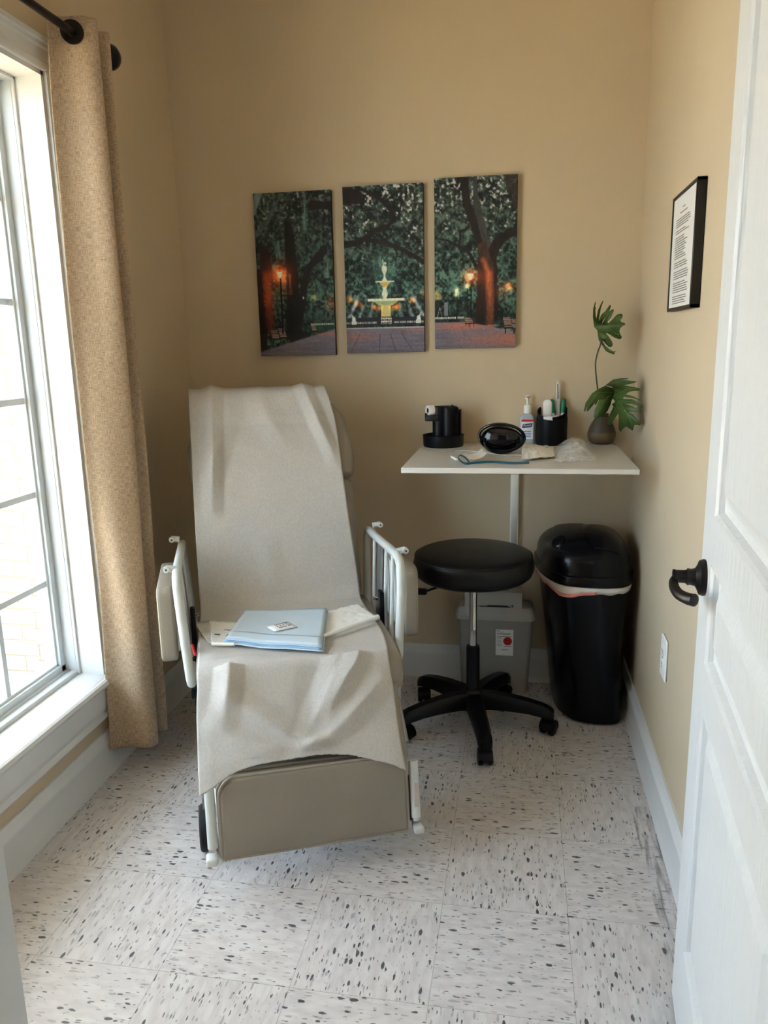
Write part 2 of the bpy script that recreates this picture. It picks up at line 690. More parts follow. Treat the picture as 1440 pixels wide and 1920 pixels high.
def nz(x, y=0., z=0.):
    return mnoise.noise(Vector((x, y, z)))


# ------------------------------------------------------------------ setting
WY0, WY1, WZ0, WZ1 = .835, 2.165, .33, 2.131          # window opening in the left wall
DX0, DX1 = -.546, .305                                # doorway in the front wall
FY0, FY1 = .545, .645
bm = B(); box(bm, -1.7, 1.6, -2.2, YB + .1, -.1, 0); struct('floor', bm, floor_m)
bm = B(); box(bm, -1.7, 1.6, -2.2, YB + .1, CEIL, CEIL + .1); struct('ceiling', bm, ceil_m)
bm = B(); box(bm, XL - .18, XR + .12, YB, YB + .12, 0, CEIL); struct('wall_back', bm, wall_m)
bm = B(); box(bm, XR, XR + .12, FY0, YB, 0, CEIL); struct('wall_right', bm, wall_m)
bm = B()
x0, x1 = XL - .15, XL
box(bm, x0, x1, FY0, WY0, 0, CEIL)
box(bm, x0, x1, WY1, YB, 0, CEIL)
box(bm, x0, x1, WY0, WY1, 0, WZ0 - .032)
box(bm, x0, x1, WY0, WY1, WZ1, CEIL)
struct('wall_left', bm, wall_m)
bm = B()
box(bm, XL, DX0 - .02, FY0, FY1, 0, CEIL)
box(bm, DX1 + .02, XR, FY0, FY1, 0, CEIL)
box(bm, DX0 - .02, DX1 + .02, FY0, FY1, 2.07, CEIL)
struct('wall_front', bm, wall_m)
# hallway the photograph is taken from
bm = B(); box(bm, -1.7, -1.6, -2.2, FY0, 0, CEIL); struct('wall_hall_left', bm, wall_m)
bm = B(); box(bm, 1.5, 1.6, -2.2, FY0, 0, CEIL); struct('wall_hall_right', bm, wall_m)
bm = B(); box(bm, -1.6, 1.5, -2.2, -2.1, 0, CEIL); struct('wall_hall_back', bm, wall_m)
bm = B(); box(bm, -1.6, XL - .15, FY0 - .05, FY0, 0, CEIL); box(bm, XR + .12, 1.5, FY0 - .05, FY0, 0, CEIL)
struct('wall_hall_front', bm, wall_m)

# door jamb and casing
bm = B()
box(bm, DX0 - .02, DX0, FY0 - .012, FY1 + .015, 0, 2.05, .002)
box(bm, DX1, DX1 + .02, FY0 - .012, FY1 + .015, 0, 2.05, .002)
box(bm, DX0 - .02, DX1 + .02, FY0 - .012, FY1 + .015, 2.05, 2.07, .002)
box(bm, DX0 - .09, DX0 - .006, FY1, FY1 + .015, 0, 2.06, .004)
box(bm, DX0 - .09, DX0 - .006, FY0 - .015, FY0, 0, 2.06, .004)
box(bm, DX1 + .006, DX1 + .09, FY0 - .015, FY0, 0, 2.06, .004)
box(bm, DX0 - .09, DX1 + .09, FY0 - .015, FY0, 2.056, 2.14, .004)
box(bm, DX0 - .09, DX1 + .02, FY1, FY1 + .015, 2.056, 2.14, .004)
struct('trim_1', bm, trim_m)

BBP = [(0, 0), (.026, 0), (.026, .008), (.021, .018), (.0185, .024), (.0175, .098), (.0195, .104), (.0175, .112), (.012, .118), (.0105, .128), (.007, .14), (0, .14)]
bm = B(); prism(bm, BBP, lambda a, b, d: (d, YB - a, b), XL + .001, XR - .001); struct('baseboard_back', bm, trim_m)
bm = B(); prism(bm, BBP, lambda a, b, d: (XL + a, d, b), FY1 + .001, YB - .001); struct('baseboard_left', bm, trim_m)
bm = B(); prism(bm, BBP, lambda a, b, d: (XR - a, d, b), FY1 + .02, YB - .001); struct('baseboard_right', bm, trim_m)

# ---- window
win = bpy.data.objects.new('window_1', None)
COL.objects.link(win)
win['kind'] = 'structure'
XO = XL - .085     # face of the vinyl frame
XS = XL - .145     # sash plane
bm = B()           # extension jambs
box(bm, XO, XL + .004, WY1 - .012, WY1 + .004, WZ0, WZ1)
box(bm, XO, XL + .004, WY0 - .004, WY0 + .012, WZ0, WZ1)
box(bm, XO, XL + .004, WY0, WY1, WZ1 - .012, WZ1 + .004)
box(bm, XO - .004, XO + .008, WY1 - .020, WY1 - .010, WZ0, WZ1, .002)
box(bm, XO - .004, XO + .008, WY0, WY1, WZ1 - .020, WZ1 - .010, .002)
obj('window_jamb', bm, trim_m, win)
bm = B()           # casing with stepped profile
CP = [(0, 0), (.014, 0), (.018, .006), (.018, .018), (.014, .022), (.016, .052), (.024, .056), (.024, .068), (0, .068)]


def mit(bm, side):
    lo, hi = WZ0 - .02, WZ1
    if side == 'r':
        loft(bm, [[(XL + a, WY1 + b, lo) for a, b in CP], [(XL + a, WY1 + b, hi + b) for a, b in CP]])
    if side == 'l':
        loft(bm, [[(XL + a, WY0 - b, lo) for a, b in CP], [(XL + a, WY0 - b, hi + b) for a, b in CP]])
    if side == 't':
        loft(bm, [[(XL + a, WY0 - b, hi + b) for a, b in CP], [(XL + a, WY1 + b, hi + b) for a, b in CP]])


for s in 'rlt':
    mit(bm, s)
box(bm, XL, XL + .032, WY0 - .075, WY1 + .075, WZ1 + .066, WZ1 + .082, .004)
obj('window_casing', bm, trim_m, win)
bm = B()           # sill with a rounded nosing
SP = [(XO - .002, WZ0 - .03), (XL + .026, WZ0 - .03), (XL + .036, WZ0 - .024), (XL + .04, WZ0 - .014), (XL + .036, WZ0 - .004), (XL + .028, WZ0), (XL + .02, WZ0 - .003), (XL + .012, WZ0), (XO - .002, WZ0)]
prism(bm, SP, lambda a, b, d: (a, d, b), WY0 - .004, WY1 + .004)
obj('window_sill', bm, trim_m, win)
bm = B()           # apron under the sill
AP = [(XL, .190), (XL + .014, .190), (XL + .018, .196), (XL + .016, .206), (XL + .011, .212), (XL + .014, .222), (XL + .018, .228), (XL + .020, .236), (XL + .022, .30), (XL, .30)]
prism(bm, AP, lambda a, b, d: (a, d, b), WY0 - .07, WY1 + .066)
obj('window_apron', bm, trim_m, win)
bm = B()           # vinyl frame
for (a, b, c, d) in ((WY1 - .022, WY1, WZ0, WZ1), (WY0, WY0 + .022, WZ0, WZ1), (WY0, WY1, WZ1 - .022, WZ1)):
    box(bm, XS - .05, XO, a, b, c, d, .003)
box(bm, XS - .05, XO - .02, WY0, WY1, WZ0 - .02, WZ0 + .010, .003)
box(bm, XO - .02, XO, WY0, WY1, WZ0 - .02, WZ0 + .014, .003)
box(bm, XS - .02, XO - .03, WY0 + .02, WY1 - .02, WZ0 + .005, WZ0 + .016, .003)
obj('window_frame', bm, vinylframe_m, win)
gy0, gy1, gz0, gz1 = WY0 + .045, WY1 - .042, WZ0 + .045, 2.085
bm = B()           # sash with beaded edge
for (o0, o1, xa, xb) in ((0, .026, XS - .03, XS + .022), (.022, .034, XS - .03, XS + .012)):
    ya, yb_, za, zb = WY0 + .02 + o0, WY1 - .02 - o0, WZ0 + .012 + o0, WZ1 - .022 - o0
    w = o1 - o0
    box(bm, xa, xb, yb_ - w, yb_, za, zb, .003)
    box(bm, xa, xb, ya, ya + w, za, zb, .003)
    box(bm, xa, xb, ya, yb_, za, za + w, .003)
    box(bm, xa, xb, ya, yb_, zb - w, zb, .003)
obj('window_sash', bm, vinylframe_m, win)
bm = B()           # grid of muntins
for k in range(1, 6):
    z = .361 + .2872 * k
    box(bm, XS - .008, XS + .008, WY0 + .04, WY1 - .04, z - .010, z + .010, .003)
for k in range(1, 5):
    y = WY1 - .035 - .252 * k
    box(bm, XS - .0075, XS + .0075, y - .010, y + .010, WZ0 + .04, WZ1 - .05, .003)
obj('window_muntins', bm, vinylframe_m, win)
bm = B(); box(bm, XS - .003, XS + .003, WY0 + .04, WY1 - .04, WZ0 + .04, WZ1 - .05); obj('window_pane', bm, glass_m, win)

# ---- outside
bm = B()
box(bm, -6, -2.01, 2.83, 2.95, -.4, 3.4)
struct('exterior_brick_wall', bm, brick_m, smooth=False)
bm = B()
box(bm, -2.01, XL - .17, 2.79, 2.95, -.4, 3.4)
struct('exterior_brick_pier', bm, brick_m, smooth=False)
bm = B(); box(bm, -9, XL - .17, -6, 6, -.14, -.015); struct('exterior_ground', bm, tan_m)
bm = B(); box(bm, XL - .30, XL - .15, WY0 - .02, WY1 + .02, WZ0 - .09, WZ0 - .035); struct('exterior_ledge', bm, brick_m)

bm = B(); box(bm, XL - 1.05, XL - .15, -6, 2.95, 2.72, 2.80); struct('exterior_sky_blocker', bm, trim_m)  # unseen slab added to cut the high skylight reaching the window

# ---- door
A = Vector((.343, 1.459, 0))
dd = Vector((.09, .996, 0)).normalized()
DW, DT, DH = .805, .035, 2.03
hinge = A - dd * DW
nface = Vector((-dd.y, dd.x, 0))                        # room side of the leaf
door = bpy.data.objects.new('door_1', None)
COL.objects.link(door)
door['kind'] = 'structure'
door.matrix_world = frame_M((hinge.x, hinge.y, .01), dd, nface)
# the empty's local axes: x along the leaf (hinge -> latch), y out of its face, z = x cross y = up
bm = B()
pan = []
stile = .112
rows = [(.195, .71), (.79, .975), (1.057, 1.90)]
cols = [(stile, DW - stile)]
# face built of a grid with sunk mouldings and raised fields
xs = sorted({0, DW} | {c for p in cols for c in p})
zs = sorted({0, DH} | {c for p in rows for c in p})


def quad(bm, a, b, c, d):
    bm.faces.new([bm.verts.new(p) for p in (a, b, c, d)])


for side, yy, sg in ((1, 0., 1), (-1, -DT, -1)):
    for i in range(len(xs) - 1):
        for j in range(len(zs) - 1):
            xa, xb, za, zb = xs[i], xs[i + 1], zs[j], zs[j + 1]
            if (xa, xb) in cols and (za, zb) in rows:
                prof = [(0, 0), (.003, .0008), (.008, -.004), (.013, -.013), (.020, -.0155), (.024, -.015), (.054, -.004), (.060, -.0035)]
                loft(bm, [[(xa + o, yy + sg * h, za + o), (xb - o, yy + sg * h, za + o), (xb - o, yy + sg * h, zb - o), (xa + o, yy + sg * h, zb - o)] for o, h in prof], cap0=False, cap1=True)
            else:
                quad(bm, (xa, yy, za), (xb, yy, za), (xb, yy, zb), (xa, yy, zb))
quad(bm, (DW, 0, 0), (DW, -DT, 0), (DW, -DT, DH), (DW, 0, DH))
quad(bm, (0, 0, 0), (0, -DT, 0), (0, -DT, DH), (0, 0, DH))
quad(bm, (0, 0, 0), (DW, 0, 0), (DW, -DT, 0), (0, -DT, 0))
quad(bm, (0, 0, DH), (DW, 0, DH), (DW, -DT, DH), (0, -DT, DH))
bmesh.ops.remove_doubles(bm, verts=bm.verts, dist=.0002)
obj('door_leaf', bm, door_m, door, sharp=12)
hx, hz = DW - .052, .933
bm = B()
MY = Matrix.Translation((hx, 0, hz)) @ Matrix.Rotation(-PI / 2, 4, 'X')    # lathe axis -> +y
lathe(bm, [(.033, 0), (.0335, .004), (.031, .010), (.022, .0135), (.0165, .017), (.0150, .024), (.0152, .026), (.0158, .030), (.0135, .031), (.0120, .034), (.0118, .050), (.0130, .052), (.0125, .055), (.0, .055)], 28, M=MY)
rp = catmull([(hx + .006, .044, hz - .002), (hx - .004, .0525, hz - .007), (hx - .022, .0535, hz - .014), (hx - .045, .048, hz - .019), (hx - .066, .036, hz - .020), (hx - .080, .024, hz - .018)], 6)
n = len(rp)
rr = [.0070 + .0045 * (i / (n - 1)) for i in range(n)]
rr[-1] = .006
rr[0] = .006
tube(bm, rp, rr, 14)
obj('door_handle', bm, bronze_m, door)

# ------------------------------------------------------------------ curtain and rod
RX, RZ = -1.206, 2.212
rod = thing('curtain_rod', 'dark bronze curtain rod above the window with a round ball end', 'curtain rod', (RX, 2.325, RZ))
bm = B(); tube(bm, [(0, -1.75, 0), (0, -.03, 0)], .0105, 14); obj('rod', bm, bronze_m, rod)
bm = B()
lathe(bm, [(0.0, -.052), (.012, -.05), (.013, -.036), (.018, -.033), (.030, -.022), (.036, -.004), (.037, .006), (.033, .022), (.022, .034), (.008, .040), (0, .041)], 26, M=Matrix.Translation((0, 0.0, 0)) @ Matrix.Rotation(-PI / 2, 4, 'X'))
obj('ball_finial', bm, bronze_m, rod)
bm = B()
tube(bm, [(XL - RX + .002, -1.5, 0), (-.02, -1.5, 0), (0, -1.5, -.004)], .007, 10)
lathe(bm, [(.022, 0), (.022, .006), (0, .007)], 20, M=Matrix.Translation((XL - RX, -1.5, 0)) @ Matrix.Rotation(PI / 2, 4, 'Y'))
obj('rod_bracket', bm, bronze_m, rod)

cur = thing('curtain', 'tan burlap curtain panel gathered beside the window, hung by grommets', 'curtain', (RX, 2.2, .08))
cs = catmull([(-1.288, 2.118), (-1.262, 2.135), (-1.215, 2.150), (-1.185, 2.165), (-1.164, 2.186), (-1.170, 2.204), (-1.21, 2.212), (-1.26, 2.222), (-1.275, 2.238), (-1.25, 2.252), (-1.21, 2.258), (-1.182, 2.268), (-1.174, 2.282), (-1.19, 2.292), (-1.235, 2.296), (-1.27, 2.30)], 8)
ZB, ZT = .085, 2.256
bm = B()
rows_ = 90
grid = []
arc = [0.]
for a, b in zip(cs, cs[1:]):
    arc.append(arc[-1] + (b - a).length)
for i in range(rows_ + 1):
    t = i / rows_
    z = ZB + (ZT - ZB) * t
    row = []
    for j, p in enumerate(cs):
        u = arc[j] / arc[-1]
        front = math.exp(-((p.y - 2.15) / .06) ** 2)
        low = (1 - t)
        k = (1.16 - .46 * t) if p.x < RX else (.96 + .12 * t)                                  # a little wider to the floor
        x = RX + (p.x - RX) * k + .006 * math.sin(2.6 * z + u * 9) * front
        y = p.y + .006 * math.sin(3.1 * z + u * 14) + .010 * nz(u * 6, z * 2.2) - .012 * low * front
        if i < 3:
            y -= .0016 * (3 - i)
        x = max(x, XL + .006 if y > WY1 + .075 or z < .18 else XL + .03)
        row.append((x - RX, y - 2.2, z - .08 + (.004 * nz(u * 5, 3) if i == 0 else 0)))
    grid.append(row)
V = sheet(bm, grid)
uvl = bm.loops.layers.uv.verify()
idx = {v: (arc[j], ZB + (ZT - ZB) * i / rows_) for i, r in enumerate(V) for j, v in enumerate(r)}
for f in bm.faces:
    for l in f.loops:
        l[uvl].uv = idx[l.vert]
obj('curtain_fabric', bm, burlap_m, cur, sharp=180, mods=[('SOLIDIFY', dict(thickness=.0025))])
for k, (gx, gy, ang) in enumerate([(RX, 2.139, -24)]):
    bm = B()
    prof = [(.020, -.0052), (.030, -.004), (.031, 0), (.030, .004), (.020, .005), (.0125, .003), (.0118, 0), (.0125, -.003), (.020, -.005)]
    lathe(bm, prof, 30, M=Matrix.Translation((gx - RX, gy - 2.2, RZ - .08)) @ Matrix.Rotation(math.radians(-ang), 4, 'Z') @ Matrix.Rotation(PI / 2, 4, 'X'), cap=False)
    obj('grommet', bm, bronze_m, cur)
bm = B()
hem = []
for j, p in enumerate(cs[:40]):
    q = V_co = grid[4][j]
    hem.append((q[0] + .0, q[1] - .0022, grid[4][j][2]))
tube(bm, hem, .0012, 5)
obj('hem_stitching', bm, mat('hem_thread', (190, 160, 126), .9), cur)

# ------------------------------------------------------------------ canvas triptych
def value_noise(x, y, seed):
    rs = np.random.RandomState(seed)
    T = rs.rand(64, 64)
    xi, yi = np.floor(x).astype(int), np.floor(y).astype(int)
    fx, fy = x - xi, y - yi
    fx, fy = fx * fx * (3 - 2 * fx), fy * fy * (3 - 2 * fy)
    g = lambda a, b: T[a % 64, b % 64]
    return (g(xi, yi) * (1 - fx) + g(xi + 1, yi) * fx) * (1 - fy) + (g(xi, yi + 1) * (1 - fx) + g(xi + 1, yi + 1) * fx) * fy


def fbm(x, y, seed, o=4):
    s, a, t = 0, 1, 0
    for k in range(o):
        s = s + a * value_noise(x * 2 ** k + 7.3 * k, y * 2 ** k + 3.1 * k, seed + k)
        t += a
        a *= .55
    return s / t


def over(c, rgb, m):
    m = np.clip(m, 0, 1)[:, None]
    return c * (1 - m) + np.array(rgb, float)[None, :] * m


def seg_d(x, y, pts, w0, w1):
    """signed width of a tapering stroke through pts; > 0 inside"""
    best = np.full(x.shape, -9.)
    tot = sum(math.dist(a, b) for a, b in zip(pts, pts[1:]))
    run = 0
    for (ax, ay), (bx, by) in zip(pts, pts[1:]):
        L = math.dist((ax, ay), (bx, by))
        t = np.clip(((x - ax) * (bx - ax) + (y - ay) * (by - ay)) / (L * L), 0, 1)
        d = np.hypot(x - ax - t * (bx - ax), y - ay - t * (by - ay))
        w = w0 + (w1 - w0) * (run + t * L) / tot
        best = np.maximum(best, w - d)
        run += L
    return best


def smooth(v, e=.008):
    return np.clip(v / e, 0, 1)


def boxm(x, y, x0, x1, y0, y1):
    return ((x > x0) & (x < x1) & (y > y0) & (y < y1)).astype(float)


def glow(c, x, y, px, py, r, rgb, k=1.):
    g = np.exp(-((x - px) ** 2 + (y - py) ** 2) / (r * r)) * k
    return c + g[:, None] * np.array(rgb, float)[None, :]


def paint(panel, u, v):
    """colour (sRGB 0..255) of a dusk park scene; u 0..1 across one canvas, v 0..1 down, y = 2v keeps it square"""
    x, y = u, 2 * v
    gx = u + panel * 1.1
    f = fbm(gx * 9, y * 9, 11)
    f2 = fbm(gx * 36, y * 33, 23)
    moss = fbm(gx * 30, y * 5, 31)
    fol = np.clip((f * .5 + f2 * .8 - .50) * 2.9, 0, 1)
    depth = np.clip((y - .5) / .7, 0, 1)
    c = np.stack([20 + fol * 72, 24 + fol * (86 + 24 * depth), 23 + fol * (76 + 18 * depth)], 1)
    lit = [0.35, 1.1, .8][panel]
    hole = (f2 * .75 + fbm(gx * 14, y * 14, 41) * .5 - .70 - np.clip(y - .15, 0, 2) * .22) * 7 * (.55 + lit)
    hole *= (y < 1.0)
    c = over(c, (214, 206, 206), np.clip(hole, 0, 1) * np.clip(.45 + .5 * lit, 0, .95))
    # hanging moss
    mm = np.clip((moss - .52) * 4, 0, 1) * np.clip(1 - abs(y - .75) / .7, 0, 1) * [.75, .28, .3][panel]
    c = over(c, (92, 118, 108), mm)
    bark = fbm(gx * 40, y * 8, 51)
    dk = (34, 27, 26)

    def limb(pts, w0, w1, rgb=dk, k=1., e=.012):
        nonlocal c
        wob = (fbm(gx * 12, y * 12, 61) - .5) * .03
        s = smooth(seg_d(x + wob, y + wob, pts, w0, w1), e) * k
        sh = (.75 + .5 * bark)[:, None]
        col = np.array(rgb, float)[None, :] * sh
        c = c * (1 - s[:, None]) + col * s[:, None]

    if panel == 0:
        c *= .82
        limb([(0, .52), (.18, .33), (.36, .02)], .035, .02, (74, 82, 84))
        limb([(-.02, .22), (.08, 0)], .05, .05, (112, 124, 128))
        limb([(.02, .12), (.28, .15), (.52, .24)], .006, .004, (96, 100, 100))
        limb([(.28, .17), (.36, .38), (.40, .56)], .006, .004, (80, 84, 84))
        limb([(.28, .17), (.5, .36), (.62, .42)], .006, .004, (80, 84, 84))
        limb([(.75, .17), (1.02, .18)], .055, .05, (30, 22, 24))
        for (mx, y0, y1, w) in ((.66, .0, .46, .05), (.31, .58, .8, .07), (.93, .7, 1.05, .09)):
            s = np.clip(1 - abs(x - mx) / w, 0, 1) * ((y > y0) & (y < y1)) * np.clip((moss - .35) * 3, 0, 1)
            c = over(c, (112, 148, 138), s * .8)
        limb([(.44, .4), (.47, 1.1), (.46, 1.72)], .06, .11, (27, 22, 23))
        limb([(.88, .72), (.66, .95), (.55, 1.5)], .06, .05, (30, 26, 28))
        limb([(.12, .70), (.13, 1.0)], .07, .09, (46, 30, 26))
        limb([(.12, 1.0), (.14, 1.3), (.14, 1.66)], .085, .10, (128, 56, 36), e=.08)
        limb([(.02, .95), (.03, 1.4), (.03, 1.9)], .05, .07, (36, 22, 20))
        s = np.clip(1 - abs(x - .40) / .10, 0, 1) * ((y > .98) & (y < 1.24)) * np.clip((moss - .42) * 4, 0, 1)
        c = over(c, (150, 92, 66), s)
        c = glow(c, x, y, .30, .985, .16, (120, 40, 12))
        c = glow(c, x, y, .16, 1.25, .16, (40, 8, 0), .8)
    elif panel == 1:
        limb([(-.05, .68), (.18, .66), (.36, .55), (.56, .48), (.64, .38), (.58, .27), (.46, .15), (.28, .06), (.18, .0)], .05, .022)
        limb([(.30, .63), (.5, .67), (.7, .74), (.86, .83), (1.05, .95)], .035, .03)
        limb([(.64, .74), (.67, .84), (.60, .89)], .022, .012)
        limb([(.68, .4), (.74, .2), (.72, .0)], .018, .012)
        limb([(.0, .1), (.17, .12)], .13, .12, (36, 30, 30), e=.05)
        s = np.exp(-((x - .5) ** 2 / .03 + (y - 1.0) ** 2 / .05))
        c = over(c, (92, 142, 126), s * .62 * (.6 + .8 * f2))
    else:
        limb([(.63, .96), (.57, .75), (.50, .55), (.40, .32), (.36, .0)], .07, .05)
        limb([(.68, .9), (.60, .62), (.53, .4), (.50, .2), (.49, .0)], .06, .03, (62, 60, 58))
        limb([(.70, .88), (.80, .72), (.92, .66), (1.04, .60)], .07, .05)
        limb([(.95, .0), (.98, .2), (1.0, .4)], .16, .05, (52, 44, 42), k=.8, e=.06)
        limb([(.52, 1.05), (.42, .86), (.30, .78), (.18, .72), (.0, .68)], .03, .012)
        limb([(.31, .78), (.32, .62), (.42, .56)], .02, .02)
        limb([(.58, .95), (.58, 1.3), (.57, 1.72)], .055, .075, (54, 32, 26))
        limb([(.58, .80), (.64, .96), (.68, 1.1), (.69, 1.4)], .06, .07, (66, 46, 38))
        limb([(.60, .96), (.66, 1.1), (.68, 1.4), (.69, 1.72)], .05, .075, (172, 92, 58), e=.05)
        limb([(.74, .9), (.75, 1.2), (.76, 1.66)], .025, .03, (40, 26, 24))
        c = glow(c, x, y, .62, 1.15, .10, (60, 24, 8), .8)
    # distant hedge line and dusk in the lower woods
    low = np.clip((y - 1.35) / .3, 0, 1) * (y < 1.72)
    c = c * (1 - .45 * low[:, None])
    if panel == 1:
        # fountain
        wht, yel = (222, 226, 206), (214, 184, 112)
        sh = (.85 + .3 * f2)

        def put(m, rgb):
            nonlocal c
            c = over(c, rgb, m)
        put(smooth(.026 + .012 * np.sin(y * 40) - abs(x - .505), .008) * boxm(x, y, 0, 1, .94, 1.13), wht)
        put(smooth(.02 - np.hypot(x - .515, (y - .915)), .008), wht)
        put(smooth(seg_d(x, y, [(.50, .97), (.485, .87)], .009, .006), .005), wht)
        put(boxm(x, y, .388, .622, 1.122, 1.14), wht)
        put(smooth(.075 - (y - 1.14) * .75 - abs(x - .51), .01) * boxm(x, y, 0, 1, 1.14, 1.21), yel)
        put(smooth(.034 + .008 * np.sin(y * 60) - abs(x - .505), .008) * boxm(x, y, 0, 1, 1.20, 1.34), wht)
        put(boxm(x, y, .285, .755, 1.334, 1.366), (226, 226, 204))
        put(smooth(.17 - (y - 1.37) * 1.5 - abs(x - .515), .02) * boxm(x, y, 0, 1, 1.366, 1.42), (150, 176, 128))
        put(smooth(.066 + .02 * (y - 1.45) - abs(x - .515), .01) * boxm(x, y, 0, 1, 1.41, 1.56), (206, 192, 126))
        for sx in (-1, 1):
            for (dx, top, end) in ((.20, 1.27, 1.46), (.26, 1.36, 1.56), (.12, 1.42, 1.56)):
                p = [(.515 + sx * .22, 1.35), (.515 + sx * (.22 + dx * .5), top), (.515 + sx * (.22 + dx), end)]
                pts = [tuple(q)[:2] for q in catmull([(a, b, 0) for a, b in p], 5)]
                put(smooth(seg_d(x, y, pts, .010, .040), .04) * .95 * (.5 + .7 * f2), (178, 194, 208))
            put(smooth(seg_d(x, y, [(.515 + sx * .17, 1.38), (.515 + sx * .20, 1.56)], .02, .04), .03) * .5, (156, 172, 188))
        for (lx, ly, k) in ((.37, 1.44, 1.), (.43, 1.455, .7), (.66, 1.44, 1.3), (.60, 1.45, .7), (.05, 1.335, 1.), (.14, 1.385, .7), (.20, 1.415, .6), (.85, 1.37, 1.), (1.0, 1.29, .6)):
            c = glow(c, x, y, lx, ly, .035, (190, 90, 24), k)
        # terrace wall, railing and small statues
        put(boxm(x, y, .02, 1, 1.565, 1.66), (38, 38, 46))
        lat = ((np.floor((x + (y - 1.6) * .6) * 46) + np.floor((x - (y - 1.6) * .6) * 46)) % 2)
        put(boxm(x, y, .45, .59, 1.565, 1.65) * lat, (205, 205, 196))
        put(boxm(x, y, .0, 1, 1.617, 1.642) * ((x * 55) % 1 < .5) * ((x < .4) | (x > .62)), (186, 190, 186))
        put(boxm(x, y, .44, .452, 1.55, 1.68) + boxm(x, y, .59, .602, 1.55, 1.68), (20, 20, 24))
        for sx in (.10, .93):
            put(smooth(.03 - np.hypot((x - sx), (y - 1.585) * .7), .012), (222, 226, 220))
            put(smooth(seg_d(x, y, [(sx, 1.58), (sx + .03 * (1 if sx > .5 else -1), 1.52)], .014, .008), .008), (222, 226, 220))
            put(boxm(x, y, sx - .03, sx + .03, 1.60, 1.65), (205, 208, 200))
        hz_ = 1.682
    elif panel == 0:
        hz_ = 1.70
        c = over(c, (212, 216, 206), boxm(x, y, .68, 1.0, 1.60, 1.625) * ((x * 60) % 1 < .5))
        c = over(c, (46, 88, 70), smooth(.07 - abs(y - 1.66), .05) * np.clip((x - .4) * 3, 0, 1) * .5)
        c = glow(c, x, y, .74, 1.28, .035, (170, 140, 80), .8)
        c = glow(c, x, y, .98, 1.36, .09, (110, 40, 14), .7)
        for (bx, by) in ((.60, 1.28),):
            c = over(c, (214, 210, 196), smooth(.012 - np.hypot(x - bx, (y - by) * .5), .008))
    else:
        hz_ = 1.70
        c = over(c, (212, 216, 210), boxm(x, y, .0, .36, 1.62, 1.64) * ((x * 60) % 1 < .5))
        c = over(c, (196, 200, 204), smooth(seg_d(x, y, [(.03, 1.62), (.06, 1.5), (.09, 1.62)], .006, .004), .006))
        c = over(c, (120, 122, 130), boxm(x, y, .12, .16, 1.44, 1.6))
        for (lx, ly) in ((.275, 1.30), (.27, 1.345), (.40, 1.255)):
            c = glow(c, x, y, lx, ly, .03, (190, 170, 110), 1.)
            c = over(c, (24, 22, 24), boxm(x, y, lx + .0, lx + .012, ly + .03, 1.66))
        c = glow(c, x, y, .03, 1.36, .05, (170, 100, 30), .8)
        c = glow(c, x, y, .91, 1.275, .05, (190, 80, 24), 1.)
        c = glow(c, x, y, .82, 1.33, .09, (90, 36, 10), .6)
    # paving
    if panel == 0:
        edge = 1.93 - np.clip(x - .02, 0, 1) * .27
        gm = smooth(y - edge, .02) * (y > 1.66)
    elif panel == 2:
        edge = 1.675 + np.clip(x - .35, 0, 1) ** 1.2 * .23
        gm = smooth(y - edge, .012)
    else:
        gm = smooth(y - hz_, .01)
    streaks = fbm(gx * 4, y * 40, 71)
    g = np.stack([108 + streaks * 36, 104 + streaks * 30, 118 + streaks * 30], 1)
    warm = [smooth(.035 - abs(y - 1.735), .05) * np.clip((x - .3) * 2, 0, 1),
            np.exp(-((y - 1.80) / .05) ** 2) * np.exp(-((x - .1) / .3) ** 2) * .7 + np.exp(-((y - 1.73) / .03) ** 2) * np.exp(-((x - 1.) / .3) ** 2) * .7,
            np.exp(-((y - 1.73) / .045) ** 2) * np.exp(-((x - .35) / .35) ** 2) + np.exp(-((y - 1.9) / .09) ** 2) * np.clip(x * 1.2 - .1, 0, 1) * .9][panel]
    g = over(g, (206, 122, 96), warm * [.9, .6, .85][panel])
    far = np.clip((y - 1.66) / .34, 0, 1)
    g = g * (.92 - .12 * far[:, None])
    if panel == 1:
        g = over(g, (182, 184, 190), boxm(x, y, 0, 1, 1.682, 1.70))
        for (xa, xb) in ((.44, .42), (.55, .64), (.68, .86), (.2, .05)):
            ln = xa + (xb - xa) * np.clip((y - 1.72) / .28, 0, 1)
            g = over(g, (52, 48, 58), smooth(.006 - abs(x - ln), .006) * (y > 1.76))
    c = c * (1 - gm[:, None]) + g * gm[:, None]
    # benches
    for (pn, bx, by, s) in ((0, .20, 1.72, 1.), (0, .30, 1.71, .9), (0, .72, 1.655, .6), (2, .44, 1.66, .6), (2, .40, 1.665, .5), (2, .90, 1.70, 1.), (2, 1.0, 1.72, .9)):
        if pn != panel:
            continue
        sl = boxm(x - (y - by) * .25, y, bx - .045 * s, bx + .045 * s, by - .06 * s, by + .06 * s)
        c = over(c, (150, 118, 104), sl * (((y - by) / s * 45) % 1 < .55))
        c = over(c, (58, 44, 42), sl * (((y - by) / s * 45) % 1 >= .55))
        c = over(c, (26, 22, 24), boxm(x, y, bx - .05 * s, bx + .10 * s, by + .06 * s, by + .08 * s) + boxm(x, y, bx - .03 * s, bx - .015 * s, by + .06 * s, by + .14 * s) + boxm(x, y, bx + .07 * s, bx + .085 * s, by + .06 * s, by + .14 * s))
